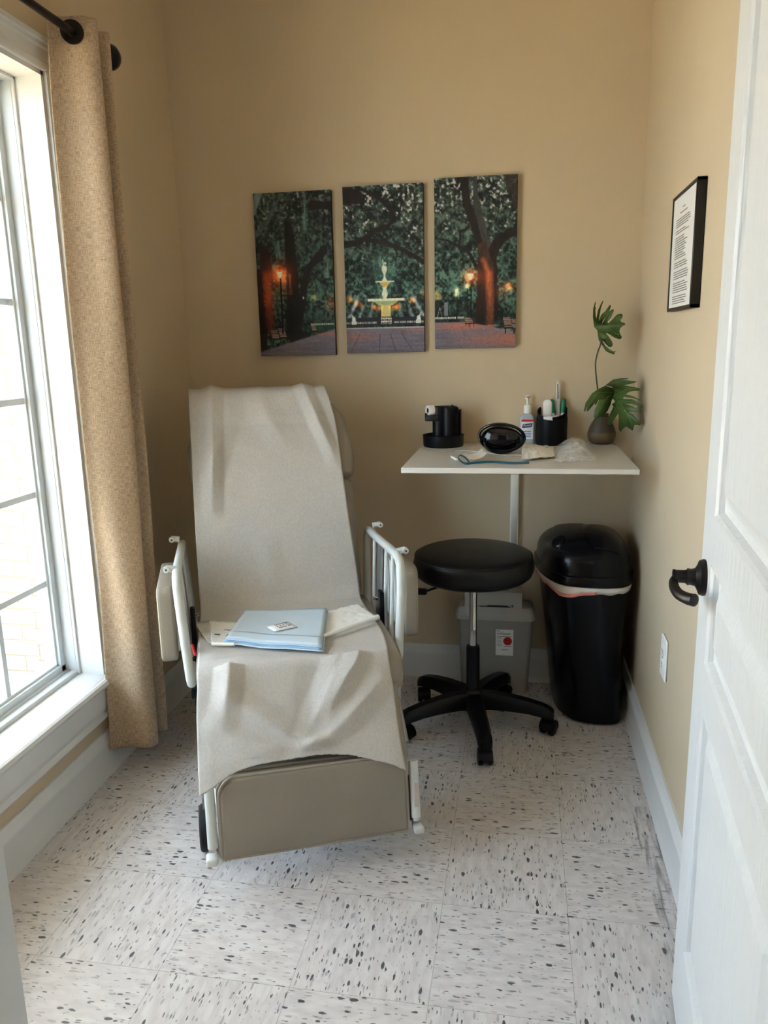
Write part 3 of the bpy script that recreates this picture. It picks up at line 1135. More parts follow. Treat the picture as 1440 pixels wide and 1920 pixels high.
    # street lamps
    for (pn, lx, ly, pole) in ((0, .30, .985, 1.72), (2, .44, 1.145, 1.64)):
        if pn != panel:
            continue
        c = over(c, (18, 16, 18), boxm(x, y, lx + .0, lx + .022, ly + .04, pole))
        c = glow(c, x, y, lx, ly, .085, (200, 70, 20))
        c = over(c, (255, 236, 200), smooth(.034 - .35 * (y - ly) - abs(x - lx), .01) * boxm(x, y, 0, 1, ly - .035, ly + .04))
    grain = (fbm(gx * 90, y * 90, 81, 2) - .5)[:, None] * 26
    return np.clip((c + grain * (c / 120 + .3)) * 1.04, 6, 255)


def canvas(panel, x0, x1, z0, z1, label):
    t = thing('wall_canvas', label, 'wall art', ((x0 + x1) / 2, YB, (z0 + z1) / 2), group='triptych of canvas prints on the back wall')
    w, h_ = x1 - x0, z1 - z0
    D = .021
    bm = B()
    fr = rrect(-w / 2, w / 2, -h_ / 2, h_ / 2, .002, 2)
    loft(bm, [[(a, -.001, b) for a, b in fr], [(a, -D + .0015, b) for a, b in fr], [(a * .997, -D + .0004, b * .998) for a, b in fr]], cap1=True)
    obj('canvas_wrap', bm, edge_m, t)
    nu, nv = 132, 264
    us, vs = np.meshgrid(np.linspace(0, 1, nu + 1), np.linspace(0, 1, nv + 1))
    U, Vv = us.ravel(), vs.ravel()
    rgb = paint(panel, U, Vv) / 255
    rgb = np.where(rgb <= .04045, rgb / 12.92, ((rgb + .055) / 1.055) ** 2.4)
    co = np.stack([(U - .5) * w * .998, np.full(U.shape, -D), (.5 - Vv) * h_ * .998], 1)
    ii = np.arange((nu + 1) * nv).reshape(nv, nu + 1)[:, :-1].ravel()
    faces = np.stack([ii, ii + nu + 1, ii + nu + 2, ii + 1], 1)
    me = bpy.data.meshes.new('printed_picture')
    me.from_pydata(co.tolist(), [], faces.tolist())
    at_ = me.color_attributes.new('print', 'FLOAT_COLOR', 'POINT')
    at_.data.foreach_set('color', np.concatenate([rgb, np.ones((len(rgb), 1))], 1).ravel())
    m = MATS.get('canvas_print')
    if m is None:
        m = bpy.data.materials.new('canvas_print')
        m.use_nodes = True
        nt = m.node_tree
        b = nt.nodes['Principled BSDF']
        b.inputs['Roughness'].default_value = .6
        b.inputs['Specular IOR Level'].default_value = .3
        ca = nt.nodes.new('ShaderNodeVertexColor')
        ca.layer_name = 'print'
        nt.links.new(ca.outputs[0], b.inputs['Base Color'])
        MATS['canvas_print'] = m
    me.materials.append(m)
    o = bpy.data.objects.new('printed_picture', me)
    COL.objects.link(o)
    o.parent = t


canvas(0, -1.008, -.703, 1.331, 1.938, 'canvas print of dark oaks and a glowing lamp, nearest the window')
canvas(1, -.658, -.354, 1.336, 1.944, 'canvas print with a white lit fountain, middle of the three')
canvas(2, -.314, -.011, 1.346, 1.955, 'canvas print of a big forked tree trunk lit orange by a lamp')

# ------------------------------------------------------------------ framed notice on the right wall
fr = thing('picture_frame', 'thin black picture frame holding a typed notice on the right wall', 'picture frame', (XR, 2.175, 1.59))
fy0, fy1, fz0, fz1, fd = -.152, .146, -.152, .146, .024
bm = B()
for (a, b, c, d) in ((fy0, fy0 + .009, fz0, fz1), (fy1 - .009, fy1, fz0, fz1), (fy0, fy1, fz0, fz0 + .009), (fy0, fy1, fz1 - .009, fz1)):
    box(bm, -fd, -.001, a, b, c, d, .0012, 1)
obj('frame_border', bm, blackframe_m, fr)
bm = B(); box(bm, -fd + .003, -.002, fy0 + .008, fy1 - .008, fz0 + .008, fz1 - .008); obj('document', bm, docpaper_m, fr)
bm = B()
rl = random.Random(3)
z = .105
xq = -fd + .0026
for (n_, w0, w1, gap) in ((1, .03, .04, .012), (1, .08, .10, .018), (4, .15, .19, .011), (2, .12, .17, .013), (10, .10, .15, .012), (3, .10, .19, .013), (4, .17, .19, .012), (5, .15, .19, .012), (4, .14, .18, .01)):
    for k in range(n_):
        w = rl.uniform(w0, w1)
        c0 = -w / 2 if n_ == 1 else -.09
        box(bm, xq - .0003, xq, -(c0 + w), -c0, z - .0011, z + .0011)
        z -= .0058
    z -= gap * .45
obj('printed_text', bm, mat('grey_ink', (110, 106, 100), .6), fr, smooth=False)

# ------------------------------------------------------------------ wall outlet
ou = thing('wall_outlet', 'white duplex wall outlet low on the right wall', 'outlet', (XR, 2.178, .468))
bm = B(); puff(bm, rrect(-.040, .040, -.062, .062, .006), lambda a, b, d: (-d, a, b), .0005, .007, .004, 3); obj('cover_plate', bm, white_m, ou)
for s in (-1, 1):
    bm = B(); puff(bm, rrect(-.017, .017, s * .02 - .014, s * .02 + .014, .012), lambda a, b, d: (-d, a, b), .006, .0095, .001, 2)
    q = obj('receptacle', bm, white_m, ou)
    bm = B()
    for yy in (-.006, .006):
        box(bm, -.0099, -.0093, yy - .001, yy + .001, s * .02 - .002, s * .02 + .006)
    box(bm, -.0099, -.0093, -.002, .002, s * .02 - .010, s * .02 - .006)
    obj('slot', bm, ink_m, q, smooth=False)
bm = B(); lathe(bm, [(.003, 0), (.003, .001), (0, .0013)], 12, M=Matrix.Translation((-.007, 0, 0)) @ Matrix.Rotation(-PI / 2, 4, 'Y')); obj('screw', bm, greymetal_m, ou)

# ------------------------------------------------------------------ recliner
CO = Vector((-.492, 1.708, 0))
CTH = math.radians(22.4)
rec = thing('medical_recliner', 'taupe vinyl medical recliner with white side rails and footrest, under a paper sheet', 'recliner', CO, CTH)
SX = .275


def by(a, b, d):          # plan (x, z) outline with depth d along local y
    return (a, d, b)


# seat: side profile lofted across
def seat_outline(x, k):
    c = (.47, .468)
    P = [(.19, .415), (.178, .45), (.182, .49), (.20, .513), (.23, .520), (.40, .520), (.56, .520), (.70, .520), (.755, .515), (.77, .47), (.755, .415)]
    return [(x, c[0] + (a - c[0]) * k, c[1] + (b - c[1]) * k) for a, b in P]


bm = B()
loft(bm, [seat_outline(x, k) for x, k in ((-.283, .90), (-.281, .955), (-.272, .99), (-.255, 1), (0, 1.004), (.255, 1), (.272, .99), (.281, .955), (.283, .90))])
obj('seat_cushion', bm, taupe_m, rec, sharp=50)
# backrest: lower pad and headrest pad, in a tilted plane
bt = math.atan2(.22, .68)
BM = Matrix.Translation((0, .728, .50)) @ Matrix.Rotation(-bt, 4, 'X')   # local z runs up the back, y backwards


def bk(a, b, d):
    return BM @ Vector((a, -d, b))


bm = B(); puff(bm, rrect(-.277, .277, .0, .435, [.03, .03, .05, .05]), bk, -.10, 0.0, .028, 5, dome=.006); obj('backrest', bm, taupe_m, rec, sharp=60)
bm = B()
hp = [(.20, .735), (.12, .742), (-.12, .742), (-.20, .735), (-.262, .66), (-.283, .57), (-.287, .50), (-.280, .447), (-.265, .437), (.265, .437), (.280, .447), (.287, .50), (.283, .57), (.262, .66)]
puff(bm, hp, bk, -.095, .002, .026, 5, dome=.004); obj('headrest', bm, taupe_m, rec, sharp=60)
bm = B(); puff(bm, rrect(-.25, .25, .02, .70, .03), bk, -.118, -.098, .004, 2); obj('back_panel', bm, mat('dark_back_panel', (74, 70, 66), .6), rec)
# calf pad
LT = math.atan2(.15, .20)
LM = Matrix.Translation((0, .040, .275)) @ Matrix.Rotation(-LT, 4, 'X')
bm = B(); puff(bm, rrect(-.262, .262, .0, .235, .03), lambda a, b, d: LM @ Vector((a, -d, b)), -.085, -.008, .024, 5); obj('legrest_pad', bm, taupe_m, rec, sharp=60)
# footrest panel
FT = math.atan2(.022, .2)
FM = Matrix.Translation((0, .0, .098)) @ Matrix.Rotation(-FT, 4, 'X')
fpoly = rrect(-.243, .243, .0, .212, [.035, .05, .008, .008], 7)
bm = B(); puff(bm, fpoly, lambda a, b, d: FM @ Vector((a, -d, b)), -.045, .0, .010, 4, dome=.003); ft = obj('footrest', bm, taupe_m, rec, sharp=60)
bm = B(); tube(bm, [FM @ Vector((a, .006, b)) for a, b in inset(fpoly, -.001)], .0042, 8, closed=True)
tube(bm, [FM @ Vector((a, .034, b)) for a, b in inset(fpoly, -.003)], .005, 8, closed=True); obj('piping', bm, piping_m, ft)
for s in (-1, 1):
    bm = B()
    x = s * .266
    tube(bm, [(x, .038, .282), (x, .012, .13)], .013, 14)
    po = obj('footrest_post', bm, enamel_m, rec)
    bm = B(); tube(bm, [(x, .012, .131), (x, .010, .122)], .0118, 14); obj('chrome_collar', bm, chrome_m, po)
    bm = B(); box(bm, x - .019 if s < 0 else x - .010, x + .012 if s < 0 else x + .019, -.010, .028, .088, .110, .007, 3); obj('foot_cap', bm, enamel_m, po)
    if s > 0:
        bm = B(); box(bm, x - .006, x + .006, .0135, .0145, .165, .235, M=None)
        M4 = Matrix.Translation((0, -.0, 0))
        o = obj('printed_sticker', bm, mat('sticker', (196, 186, 176), .5), po)
        o.matrix_local = Matrix.Translation((0, -.0125, .0))
# side rails
for s, lean, dx in ((-1, .02, 0.0), (1, .02, 0.0)):
    def rx(z, s=s, lean=lean, dx=dx):
        return s * (.315 + lean * (z - .6) / .3) + dx
    loop = [(.80, .425), (.835, .50), (.868, .65), (.868, .703), (.845, .722), (.75, .726), (.60, .733), (.45, .740), (.39, .730), (.365, .692), (.352, .60), (.345, .47), (.355, .435), (.39, .425), (.60, .425)]
    bm = B()
    tube(bm, catmull([(rx(b), a, b) for a, b in loop], 6, closed=True), .0135, 12, closed=True)
    ra = obj('side_rail', bm, enamel_m, rec)
    for a0, a1 in ((.745, .70), (.565, .53), (.475, .44)):
        bm = B(); tube(bm, [(rx(.727), a0, .727), (rx(.43), a1, .43)], .0065, 10); obj('rail_bar', bm, enamel_m, ra)
    bm = B()
    loft(bm, [[(rx(z) + u, (.655 if z > .6 else .625) + v, z) for u, v in ((-.004, -.026), (.004, -.026), (.004, .026), (-.004, .026))] for z in (.428, .726)])
    obj('rail_plate', bm, greymetal_m, ra, smooth=False)
    for yy in (.80, .44):
        bm = B()
        tube(bm, [(rx(.74) + s * .004, yy, .748), (rx(.74) + s * .03, yy, .752)], .010, 10)
        lathe(bm, [(.009, 0), (.009, .012), (0, .0125)], 14, M=Matrix.Translation((rx(.74) + s * .028, yy - .006, .752)) @ Matrix.Rotation(PI / 2, 4, 'X'))
        lg = obj('mounting_lug', bm, enamel_m, ra)
        bm = B(); lathe(bm, [(.003, 0), (.003, .0015), (0, .002)], 10, M=Matrix.Translation((rx(.74) + s * .028, yy - .018, .752)) @ Matrix.Rotation(PI / 2, 4, 'X')); obj('bolt', bm, ink_m, lg)
    # pivot arm down to the frame
    bm = B()
    box(bm, min(s * .272, s * .305), max(s * .272, s * .305), .50, .545, .28, .44, .004)
    box(bm, min(s * .285, s * .300), max(s * .285, s * .300), .505, .540, .44, .60, .004)
    obj('rail_latch', bm, blackplas_m, ra)
    bm = B(); tube(bm, [(s * .305, .56, .555), (s * .275, .56, .565)], .006, 10); obj('latch_knob', bm, chrome_m, ra)
    # folded-down arm pad outside the rail
    bm = B()
    xa = s * .362
    puff(bm, rrect(.395, .70, .478, .705, [.03, .03, .03, .02]), lambda a, b, d, s=s: (s * (.338 + d), a, b), 0, .046, .010, 4, dome=.002)
    ap = obj('arm_pad', bm, taupe_m, rec, sharp=60)
    bm = B()
    tube(bm, [(s * .379, a, b) for a, b in inset(rrect(.395, .70, .478, .705, [.03, .03, .03, .02]), .004)], .003, 8, closed=True)
    obj('piping', bm, piping_m, ap)
    # pale board the pad is fixed to
    bm = B(); box(bm, min(s * .329, s * .338), max(s * .329, s * .338), .43, .68, .50, .69, .004); obj('pad_board', bm, enamel_m, ap)
# corner brackets between seat and leg rest
for s in (-1, 1):
    bm = B()
    box(bm, s * .262 - .012, s * .262 + .012, .19, .235, .38, .425, .004)
    tube(bm, [(s * .262, .21, .40), (s * .262, .10, .30)], .010, 10)
    obj('hinge_bracket', bm, greymetal_m, rec)
bm = B(); box(bm, -.312, -.28, .44, .49, .340, .375, .005); obj('lever_block', bm, blackplas_m, rec)
bm = B(); tube(bm, [(-.296, .40, .530), (-.288, .385, .50)], .0045, 10); obj('red_release_knob', bm, red_m, rec)
# base frame
bm = B()
for s in (-1, 1):
    box(bm, s * .245 - .014, s * .245 + .014, .12, .95, .145, .185, .004)
    box(bm, s * .245 - .014, s * .245 + .014, .30, .34, .185, .41, .004)
    box(bm, s * .245 - .014, s * .245 + .014, .68, .72, .185, .41, .004)
for yy in (.25, .90):
    box(bm, -.245, .245, yy - .014, yy + .014, .15, .18, .004)
box(bm, -.26, .26, .22, .74, .385, .414, .004)
obj('base_frame', bm, enamel_m, rec)
for (cx, cy) in ((-.292, .205), (.292, .205), (-.28, .92), (.28, .92)):
    bm = B()
    s = 1 if cx > 0 else -1
    box(bm, cx - s * .047 - .006, cx - s * .004, cy - .02, cy + .02, .135, .165, .004)
    box(bm, cx - s * .012 - .0025, cx - s * .012 + .0025, cy - .018, cy + .018, .06, .150, .002)
    ca = obj('caster', bm, greymetal_m, rec)
    MX = Matrix.Translation((cx, cy, .0635)) @ Matrix.Rotation(PI / 2, 4, 'Y')
    bm = B(); lathe(bm, [(.046, -.012), (.058, -.0125), (.063, -.008), (.0635, 0), (.063, .008), (.058, .0125), (.046, .012)], 32, M=MX); obj('tyre', bm, rubber_m, ca)
    bm = B(); lathe(bm, [(.008, -.014), (.046, -.0135), (.048, -.010), (.048, .010), (.046, .0135), (.008, .014)], 32, M=MX); obj('wheel_disc', bm, wheel_m, ca)


def CW(x, y, z):
    c, s = math.cos(CTH), math.sin(CTH)
    return Vector((CO.x + c * x - s * y, CO.y + s * x + c * y, z))


# ------------------------------------------------------------------ exam paper over the recliner
stations = [(1.075, 1.14, -.262, .165), (1.065, 1.185, -.264, .175), (1.03, 1.212, -.266, .188), (.975, 1.216, -.267, .198), (.938, 1.196, -.268, .205), (.905, 1.10, -.270, .226), (.867, 1.0, -.271, .231), (.833, .9, -.273, .236), (.80, .80, -.274, .242), (.766, .70, -.275, .249), (.735, .61, -.274, .255), (.712, .56, -.274, .257), (.68, .535, -.274, .254), (.64, .5275, -.274, .254), (.50, .5265, -.277, .255), (.35, .5265, -.278, .258), (.245, .5265, -.278, .248), (.203, .520, -.279, .240), (.176, .49, -.281, .238), (.138, .44, -.286, .238), (.088, .37, -.288, .236), (.046, .325, -.289, .236), (.016, .285, -.289, .238)]
hem_s = [(-.289, .278), (-.254, .290), (-.213, .310), (-.179, .319), (-.131, .3245), (-.062, .326), (.021, .327), (.091, .3195), (.146, .305), (.201, .288), (.238, .272)]


def hem_z(x):
    for (a, za), (b, zb) in zip(hem_s, hem_s[1:]):
        if a <= x <= b:
            return za + (zb - za) * (x - a) / (b - a)
    return hem_s[0][1] if x < hem_s[0][0] else hem_s[-1][1]


bm = B()
cl = catmull([(a, b, 0) for a, b, _, _ in stations], 9)
lr = catmull([(c, d, 0) for _, _, c, d in stations], 9)
NX = 96
nS = len(cl)
seat_i = next(i for i, p in enumerate(cl) if p.y < .5264 and p.x < .3)
grid = []
cut0 = .37


def ridge(px, py, ax, ay, bx, by_, w):
    L2 = (bx - ax) ** 2 + (by_ - ay) ** 2
    t = max(0, min(1, ((px - ax) * (bx - ax) + (py - ay) * (by_ - ay)) / L2))
    d = math.hypot(px - ax - t * (bx - ax), py - ay - t * (by_ - ay))
    return max(0, 1 - d / w) ** 1.0 * math.sin(PI * (.15 + .7 * t))


for i, (p, e) in enumerate(zip(cl, lr)):
    row = []
    a = cl[max(0, i - 1)]
    b = cl[min(nS - 1, i + 1)]
    t = Vector((b.x - a.x, b.y - a.y)).normalized()
    nrm = Vector((t.y, -t.x))          # outwards: towards the viewer / upwards
    if nrm.x > 0 and abs(nrm.x) > abs(nrm.y):
        nrm = -nrm
    if nrm.y < 0 and abs(nrm.y) >= abs(nrm.x):
        nrm = -nrm
    for j in range(NX + 1):
        q = j / NX
        x = e.x + (e.y - e.x) * q
        Y, z = p.x, p.y
        lift = .0045 + .0040 * nz(x * 5, z * 6, Y * 6 + 3)
        cr_ = abs(nz(x * 7 + 2, z * 6, Y * 6))
        lift += .005 * max(0, .18 - cr_) / .18 * max(0, nz(x * 3, z * 3, 7))
        lift += .0018 * nz(x * 16, z * 18, Y * 18)
        back = z > .56
        if not back and Y > .27:
            lift = .0035 + (lift - .0045) * .3
        front = Y < .21
        if back:
            # creases at the top left and right of the head
            lift += .026 * ridge(x, z, -.19, 1.24, -.215, .84, .04) + .022 * ridge(x, z, .12, 1.22, .21, .98, .035) + .010 * ridge(x, z, -.13, 1.16, -.24, .90, .05) + .008 * ridge(x, z, -.05, .72, -.02, .58, .05)
            lift += .010 * ridge(x, z, -.03, 1.16, .05, 1.03, .06)
            if z > 1.12:
                lift += .006 + .010 * max(0, nz(x * 9, z * 9))
        lift += .008 * max(0, min(1, (.27 - Y) / .08))
        if front:
            lift += .024 * ridge(x, z, -.19, .54, -.215, .43, .042)
            lift += .026 * ridge(x, z, .165, .53, .06, .42, .035) + .022 * ridge(x, z, .20, .46, .03, .34, .04) + .016 * ridge(x, z, .10, .52, -.01, .36, .04)
            lift += .022 * ridge(x, z, -.20, .46, .0, .335, .04) + .014 * ridge(x, z, -.24, .40, -.10, .33, .04)
            lift += .014 * ridge(x, z, .05, .335, -.02, .325, .02)
            lift -= .010 * ridge(x, z, .02, .47, .0, .37, .05)
            # a torn hem that arches up in the middle
            zb = hem_z(x) + .002 * nz(x * 60, 1.) + .0015 * nz(x * 150, 5.)
            if z < cut0:
                f_ = (cut0 - z) / (cut0 - cl[-1].y)
                z2 = cut0 - f_ * (cut0 - zb)
                # follow the pad down to the new height
                Y = Y + (z2 - z) * .715
                z = z2
        edge = min(q, 1 - q)
        if not back and edge < .06:
            lift -= .004 * (1 - edge / .06) * (1 if front else .4)
        lift = max(lift, .0025)
        row.append(CW(x, Y + nrm.x * lift, z + nrm.y * lift))
    grid.append(row)
sheet(bm, grid)
o = obj('exam_paper', bm, paper_m, sharp=180, mods=[('SOLIDIFY', dict(thickness=.0006, offset=1.))])
tag(o, 'long white sheet of exam table paper draped down the recliner, torn at the bottom', 'paper sheet')

# ------------------------------------------------------------------ things lying on the seat
SZ = .5345


def seat_pt(px, py, z=SZ):
    return at(px, py, z=z)


def flat_sheet(name, corners, nu, nv, z0, fnz, m, thick=.0006, parent=None, org=Vector((0, 0, 0))):
    a, b, c, d = [Vector(q) for q in corners]
    bm = B()
    grid = []
    for i in range(nv + 1):
        t = i / nv
        row = []
        for j in range(nu + 1):
            s = j / nu
            p = a * (1 - s) * (1 - t) + b * s * (1 - t) + c * s * t + d * (1 - s) * t
            p.z = z0 + fnz(s, t)
            row.append(p - org)
        grid.append(row)
    sheet(bm, grid)
    return obj(name, bm, m, parent, sharp=180, mods=[('SOLIDIFY', dict(thickness=thick, offset=1.))])


# folded blue drape
dc = [seat_pt(x, y, SZ + .016) for x, y in ((461, 1147), (613, 1143), (603, 1214), (425, 1198))]
dorg = Vector((sum(p.x for p in dc) / 4, sum(p.y for p in dc) / 4, SZ))
dr = thing('surgical_drape', 'pale blue folded surgical drape lying on the recliner seat', 'drape', dorg)


def drz(s, t):
    sag = .004 * math.exp(-((s - .42) / .2) ** 2) * max(0, t - .6) / .4
    return .0016 * nz(s * 4, t * 4) - sag


for k, (z, gr, m_) in enumerate(((.0095, .012, drape_m), (.0130, .008, drapedark_m), (.0165, .004, drape_m), (.0205, 0, drape_m))):
    cc = [dorg + (p - dorg) * (1 + gr * (2 - k)) for p in dc]
    cc[2] = cc[2] + Vector((.002, -.004, 0)) * (3 - k)
    cc[3] = cc[3] + Vector((-.002, -.005, 0)) * (3 - k)
    fs = flat_sheet('fold_layer' if k < 3 else 'top_fold', cc, 20, 14, SZ + z, drz, m_, .0014, dr, dorg)
# turned-over strip along the front edge
a_, b_, c_, d_ = dc
st = [d_ + (a_ - d_) * .20, c_ + (b_ - c_) * .20, c_, d_]
flat_sheet('folded_edge', st, 20, 5, SZ + .0225, lambda s, t: drz(s, .8 + .2 * t) - .004 * t * t, drape_m, .0014, dr, dorg)
# alcohol wipe packet on the drape
wc = [seat_pt(x, y, SZ + .021) for x, y in ((500, 1178), (539, 1168), (557, 1178), (515, 1187))]
worg = Vector((sum(p.x for p in wc) / 4, sum(p.y for p in wc) / 4, SZ + .0245))
wp = thing('wipe_packet', 'small printed white wipe packet lying on the blue drape', 'packet', worg)
flat_sheet('packet_body', wc, 6, 5, worg.z + .0005, lambda s, t: .0022 * math.sin(PI * s) * math.sin(PI * t) + .0005 * nz(s * 6, t * 6), foil_m, .0012, wp, worg)
bm = B()
U_ = (wc[1] - wc[0])
V_ = (wc[3] - wc[0])
rl = random.Random(5)
for k in range(8):
    s0 = .30 + .075 * k
    for r_ in range(3):
        if rl.random() < .8:
            p = wc[0] + U_ * s0 + V_ * (.14 + .26 * r_) - worg
            p.z = .0042
            q = p + U_ * .045
            w_ = V_ * rl.uniform(.12, .2)
            f4 = [p, q, q + w_, p + w_]
            bm.faces.new([bm.verts.new(v) for v in f4])
obj('printed_marks', bm, ink_m, wp, smooth=False)
# clear pouch at the left with printing
pc = [seat_pt(x, y, SZ + .004) for x, y in ((392, 1164), (452, 1167), (440, 1211), (397, 1210))]
porg = Vector((sum(p.x for p in pc) / 4, sum(p.y for p in pc) / 4, SZ))
po = thing('printed_pouch', 'cream sealed supply pouch with printing, tucked under the left of the drape', 'pouch', porg)
flat_sheet('pouch_film', pc, 12, 10, SZ + .0035, lambda s, t: .0012 * nz(s * 5, t * 5) + .001 * math.sin(PI * s) * math.sin(PI * t), wrap_m, .0012, po, porg)
rp_ = [pc[3] + (pc[2] - pc[3]) * k / 6 - porg + Vector((0, 0, .006)) for k in range(7)]
bm = B(); tube(bm, rp_, .0042, 10); obj('rolled_edge', bm, wrap_m, po)
ux, uy = (pc[1] - pc[0]), (pc[0] - pc[3])
text('printed_text', 'MCK', .016, frame_M(seat_pt(420, 1181, SZ + .007) - porg, ux, uy), ink_m, po)
text('printed_text', 'P', .022, frame_M(seat_pt(424, 1191, SZ + .007) - porg, ux, uy), ink_m, po)
bm = B()
q = seat_pt(402, 1189, SZ + .0075) - porg
un, vn = ux.normalized(), uy.normalized()
bm.faces.new([bm.verts.new(q + un * a + vn * b) for a, b in ((0, -.004), (.018, -.004), (.018, .004), (0, .004))])
obj('printed_bar', bm, mat('teal_ink', (52, 74, 86), .5), po, smooth=False)
# second clear pouch, its corner sticking out to the left
pc = [seat_pt(x, y, SZ + .001) for x, y in ((362, 1168), (398, 1163), (404, 1209), (391, 1205))]
for k, p in enumerate(pc):
    p.z = SZ
porg = Vector((sum(p.x for p in pc) / 4, sum(p.y for p in pc) / 4, SZ))
o = flat_sheet('clear_pouch', pc, 8, 8, SZ + .0012, lambda s, t: .001 * nz(s * 4, t * 4), pouch_m, .0006)
tag(o, 'clear plastic pouch corner at the left edge of the recliner seat, under the printed pouch', 'pouch')
# white pouch with a rolled edge at the right
pc = [seat_pt(x, y, SZ + .004) for x, y in ((606, 1148), (671, 1132), (706, 1156), (606, 1190))]
porg = Vector((sum(p.x for p in pc) / 4, sum(p.y for p in pc) / 4, SZ))
po = thing('supply_pouch', 'crumpled white supply pouch with a rolled edge, right of the blue drape', 'pouch', porg)
flat_sheet('pouch_film', pc, 24, 14, SZ + .0045, lambda s, t: .0035 * nz(s * 7, t * 9, 2) + .0016 * nz(s * 18, t * 22), wrap_m, .0012, po, porg)
ra_, rb_ = seat_pt(604, 1193, SZ + .012), seat_pt(709, 1157, SZ + .012)
bm = B(); tube(bm, [ra_ + (rb_ - ra_) * k / 8 - porg for k in range(9)], [.005 + .0004 * k for k in range(9)], 12); obj('rolled_edge', bm, foil_m, po)

# ------------------------------------------------------------------ wall table
TZ = .983
tl0, tr0 = at(749, 880, z=TZ), at(1196, 877, z=TZ)
ty = .5 * (tl0.y + tr0.y)
tx0, tx1 = tl0.x, tr0.x + .002
tcx = .5 * (tx0 + tx1)
tbl = thing('wall_table', 'white fold-down table fixed to the back wall', 'table', (tcx, YB, TZ))
TT = .017
bm = B(); box(bm, tx0 - tcx, tx1 - tcx, ty - YB, -.062, -TT, 0, .0015, 1); obj('tabletop', bm, laminate_m, tbl)
bm = B(); box(bm, tx0 - tcx, tx1 - tcx, -.060, -.001, -TT, 0, .0015, 1); obj('wall_ledge', bm, laminate_m, tbl)
bx = -.006 - tcx
bm = B()
box(bm, bx - .016, bx + .016, -.02, -.001, -.52, -TT - .001, .002)
obj('support_bracket', bm, white_m, tbl)
bm = B(); box(bm, bx - .013, bx + .013, -.46, -.42, -TT - .022, -TT - .001, .002); obj('bracket_foot', bm, white_m, tbl)
bm = B()
ln = .45
MA = Matrix.Translation((bx, -.012, -.48)) @ Matrix.Rotation(math.radians(44), 4, 'X')
vs = box(bm, -.012, .012, -.008, .008, 0, .60, .002, 2, M=MA)
obj('swing_arm', bm, white_m, tbl)
for hx_ in (-.26, .26):
    bm = B(); tube(bm, [(hx_ - .03, -.061, -TT - .003), (hx_ + .03, -.061, -TT - .003)], .004, 8); obj('hinge', bm, greymetal_m, tbl)


def tp(px, py, z=TZ):
    return at(px, py, z=z)


# ---- desk organizer carousel
c0 = tp(830, 841)
oc = Vector((c0.x - .004, c0.y + .075, TZ))
car = thing('desk_organizer', 'black round desk organizer with a tape holder, at the left back of the table', 'organizer', oc)
bm = B(); lathe(bm, [(0, .004), (.062, .004), (.064, .0), (.074, .0), (.077, .006), (.078, .040), (.079, .044), (.0765, .045), (.075, .043), (.073, .010), (0, .010)], 48); obj('base_tray', bm, blackplas_m, car)
bm = B()
towx = .012
for (cx, cy, r, h_) in ((.008, .012, .044, .148), (-.014, -.014, .026, .150), (.022, -.020, .026, .146), (.042, .006, .026, .128)):
    lathe(bm, [(r, .008), (r, h_), (r - .0025, h_ + .001), (r - .0035, h_ - .002), (r - .0035, h_ - .05), (0, h_ - .05)], 28, c=(cx, cy, 0))
obj('tower', bm, blackplas_m, car)
bm = B()
for k, (fx_, fh) in enumerate(((.034, .156), (.044, .151), (.056, .146), (.066, .140))):
    box(bm, fx_ - .0014, fx_ + .0014, -.030 + .004 * k, .022, .03, fh, .0006, 1)
box(bm, .030, .068, -.002, .001, .03, .138, .0006, 1)
obj('slot_divider', bm, blackplas_m, car)
bm = B()
puff(bm, rrect(-.066, -.012, .098, .122, .006), lambda a, b, d: (a, d, b), -.044, -.014, .003, 2)
box(bm, -.066, -.060, -.044, -.014, .110, .128, .002)
obj('tape_holder', bm, blackplas_m, car)
tr = thing('tape_roll', 'small white roll of tape in the black organizer', 'tape', oc + Vector((-.046, -.030, .138)), .55)
bm = B(); lathe(bm, [(.0105, -.012), (.019, -.012), (.0195, -.011), (.0195, .011), (.019, .012), (.0105, .012), (.0105, -.012)], 30, M=Matrix.Rotation(PI / 2, 4, 'Y') @ Matrix.Identity(4), cap=False); obj('tape', bm, white_m, tr)
bm = B(); lathe(bm, [(.009, -.0085), (.0106, -.0085), (.0106, .0085), (.009, .0085), (.009, -.0085)], 24, M=Matrix.Rotation(PI / 2, 4, 'Y'), cap=False); obj('core', bm, blackplas_m, tr)

# ---- black glossy instrument wrapped in its tubing
d0 = tp(940, 850)
dv = thing('corded_device', 'glossy black rounded device wrapped in thick black tubing, mid table', 'medical device', (d0.x, d0.y + .02, TZ))
bm = B()
pts = []
bmesh.ops.create_uvsphere(bm, u_segments=32, v_segments=20, radius=1)
for v in bm.verts:
    e = 1 + .08 * v.co.x
    v.co = Vector((v.co.x * .072, v.co.y * .030 * e, .050 + v.co.z * .045 * (1 - .10 * v.co.x)))
obj('shell', bm, blackgloss_m, dv)
bm = B()
loop = [(math.cos(t) * .079, -.006 + .010 * math.cos(2 * t), .055 + math.sin(t) * .047 - .004 * math.cos(t)) for t in np.linspace(0, 2 * PI, 30, endpoint=False)]
tube(bm, catmull(loop, 3, closed=True), .0058, 10, closed=True)
obj('tubing_loop', bm, blackgloss_m, dv)
for k, (rx_, rz_, oy, oz) in enumerate(((.070, .038, -.026, .047), (.072, .043, .012, .050), (.058, .030, -.034, .036))):
    bm = B()
    loop = [(math.cos(t) * rx_, oy + .008 * math.sin(t * 2 + k), max(.006, oz + math.sin(t) * rz_)) for t in np.linspace(PI * .95, PI * 2.1, 18)]
    tube(bm, catmull(loop, 3), .0052, 10)
    obj('tubing_coil', bm, blackplas_m, dv)

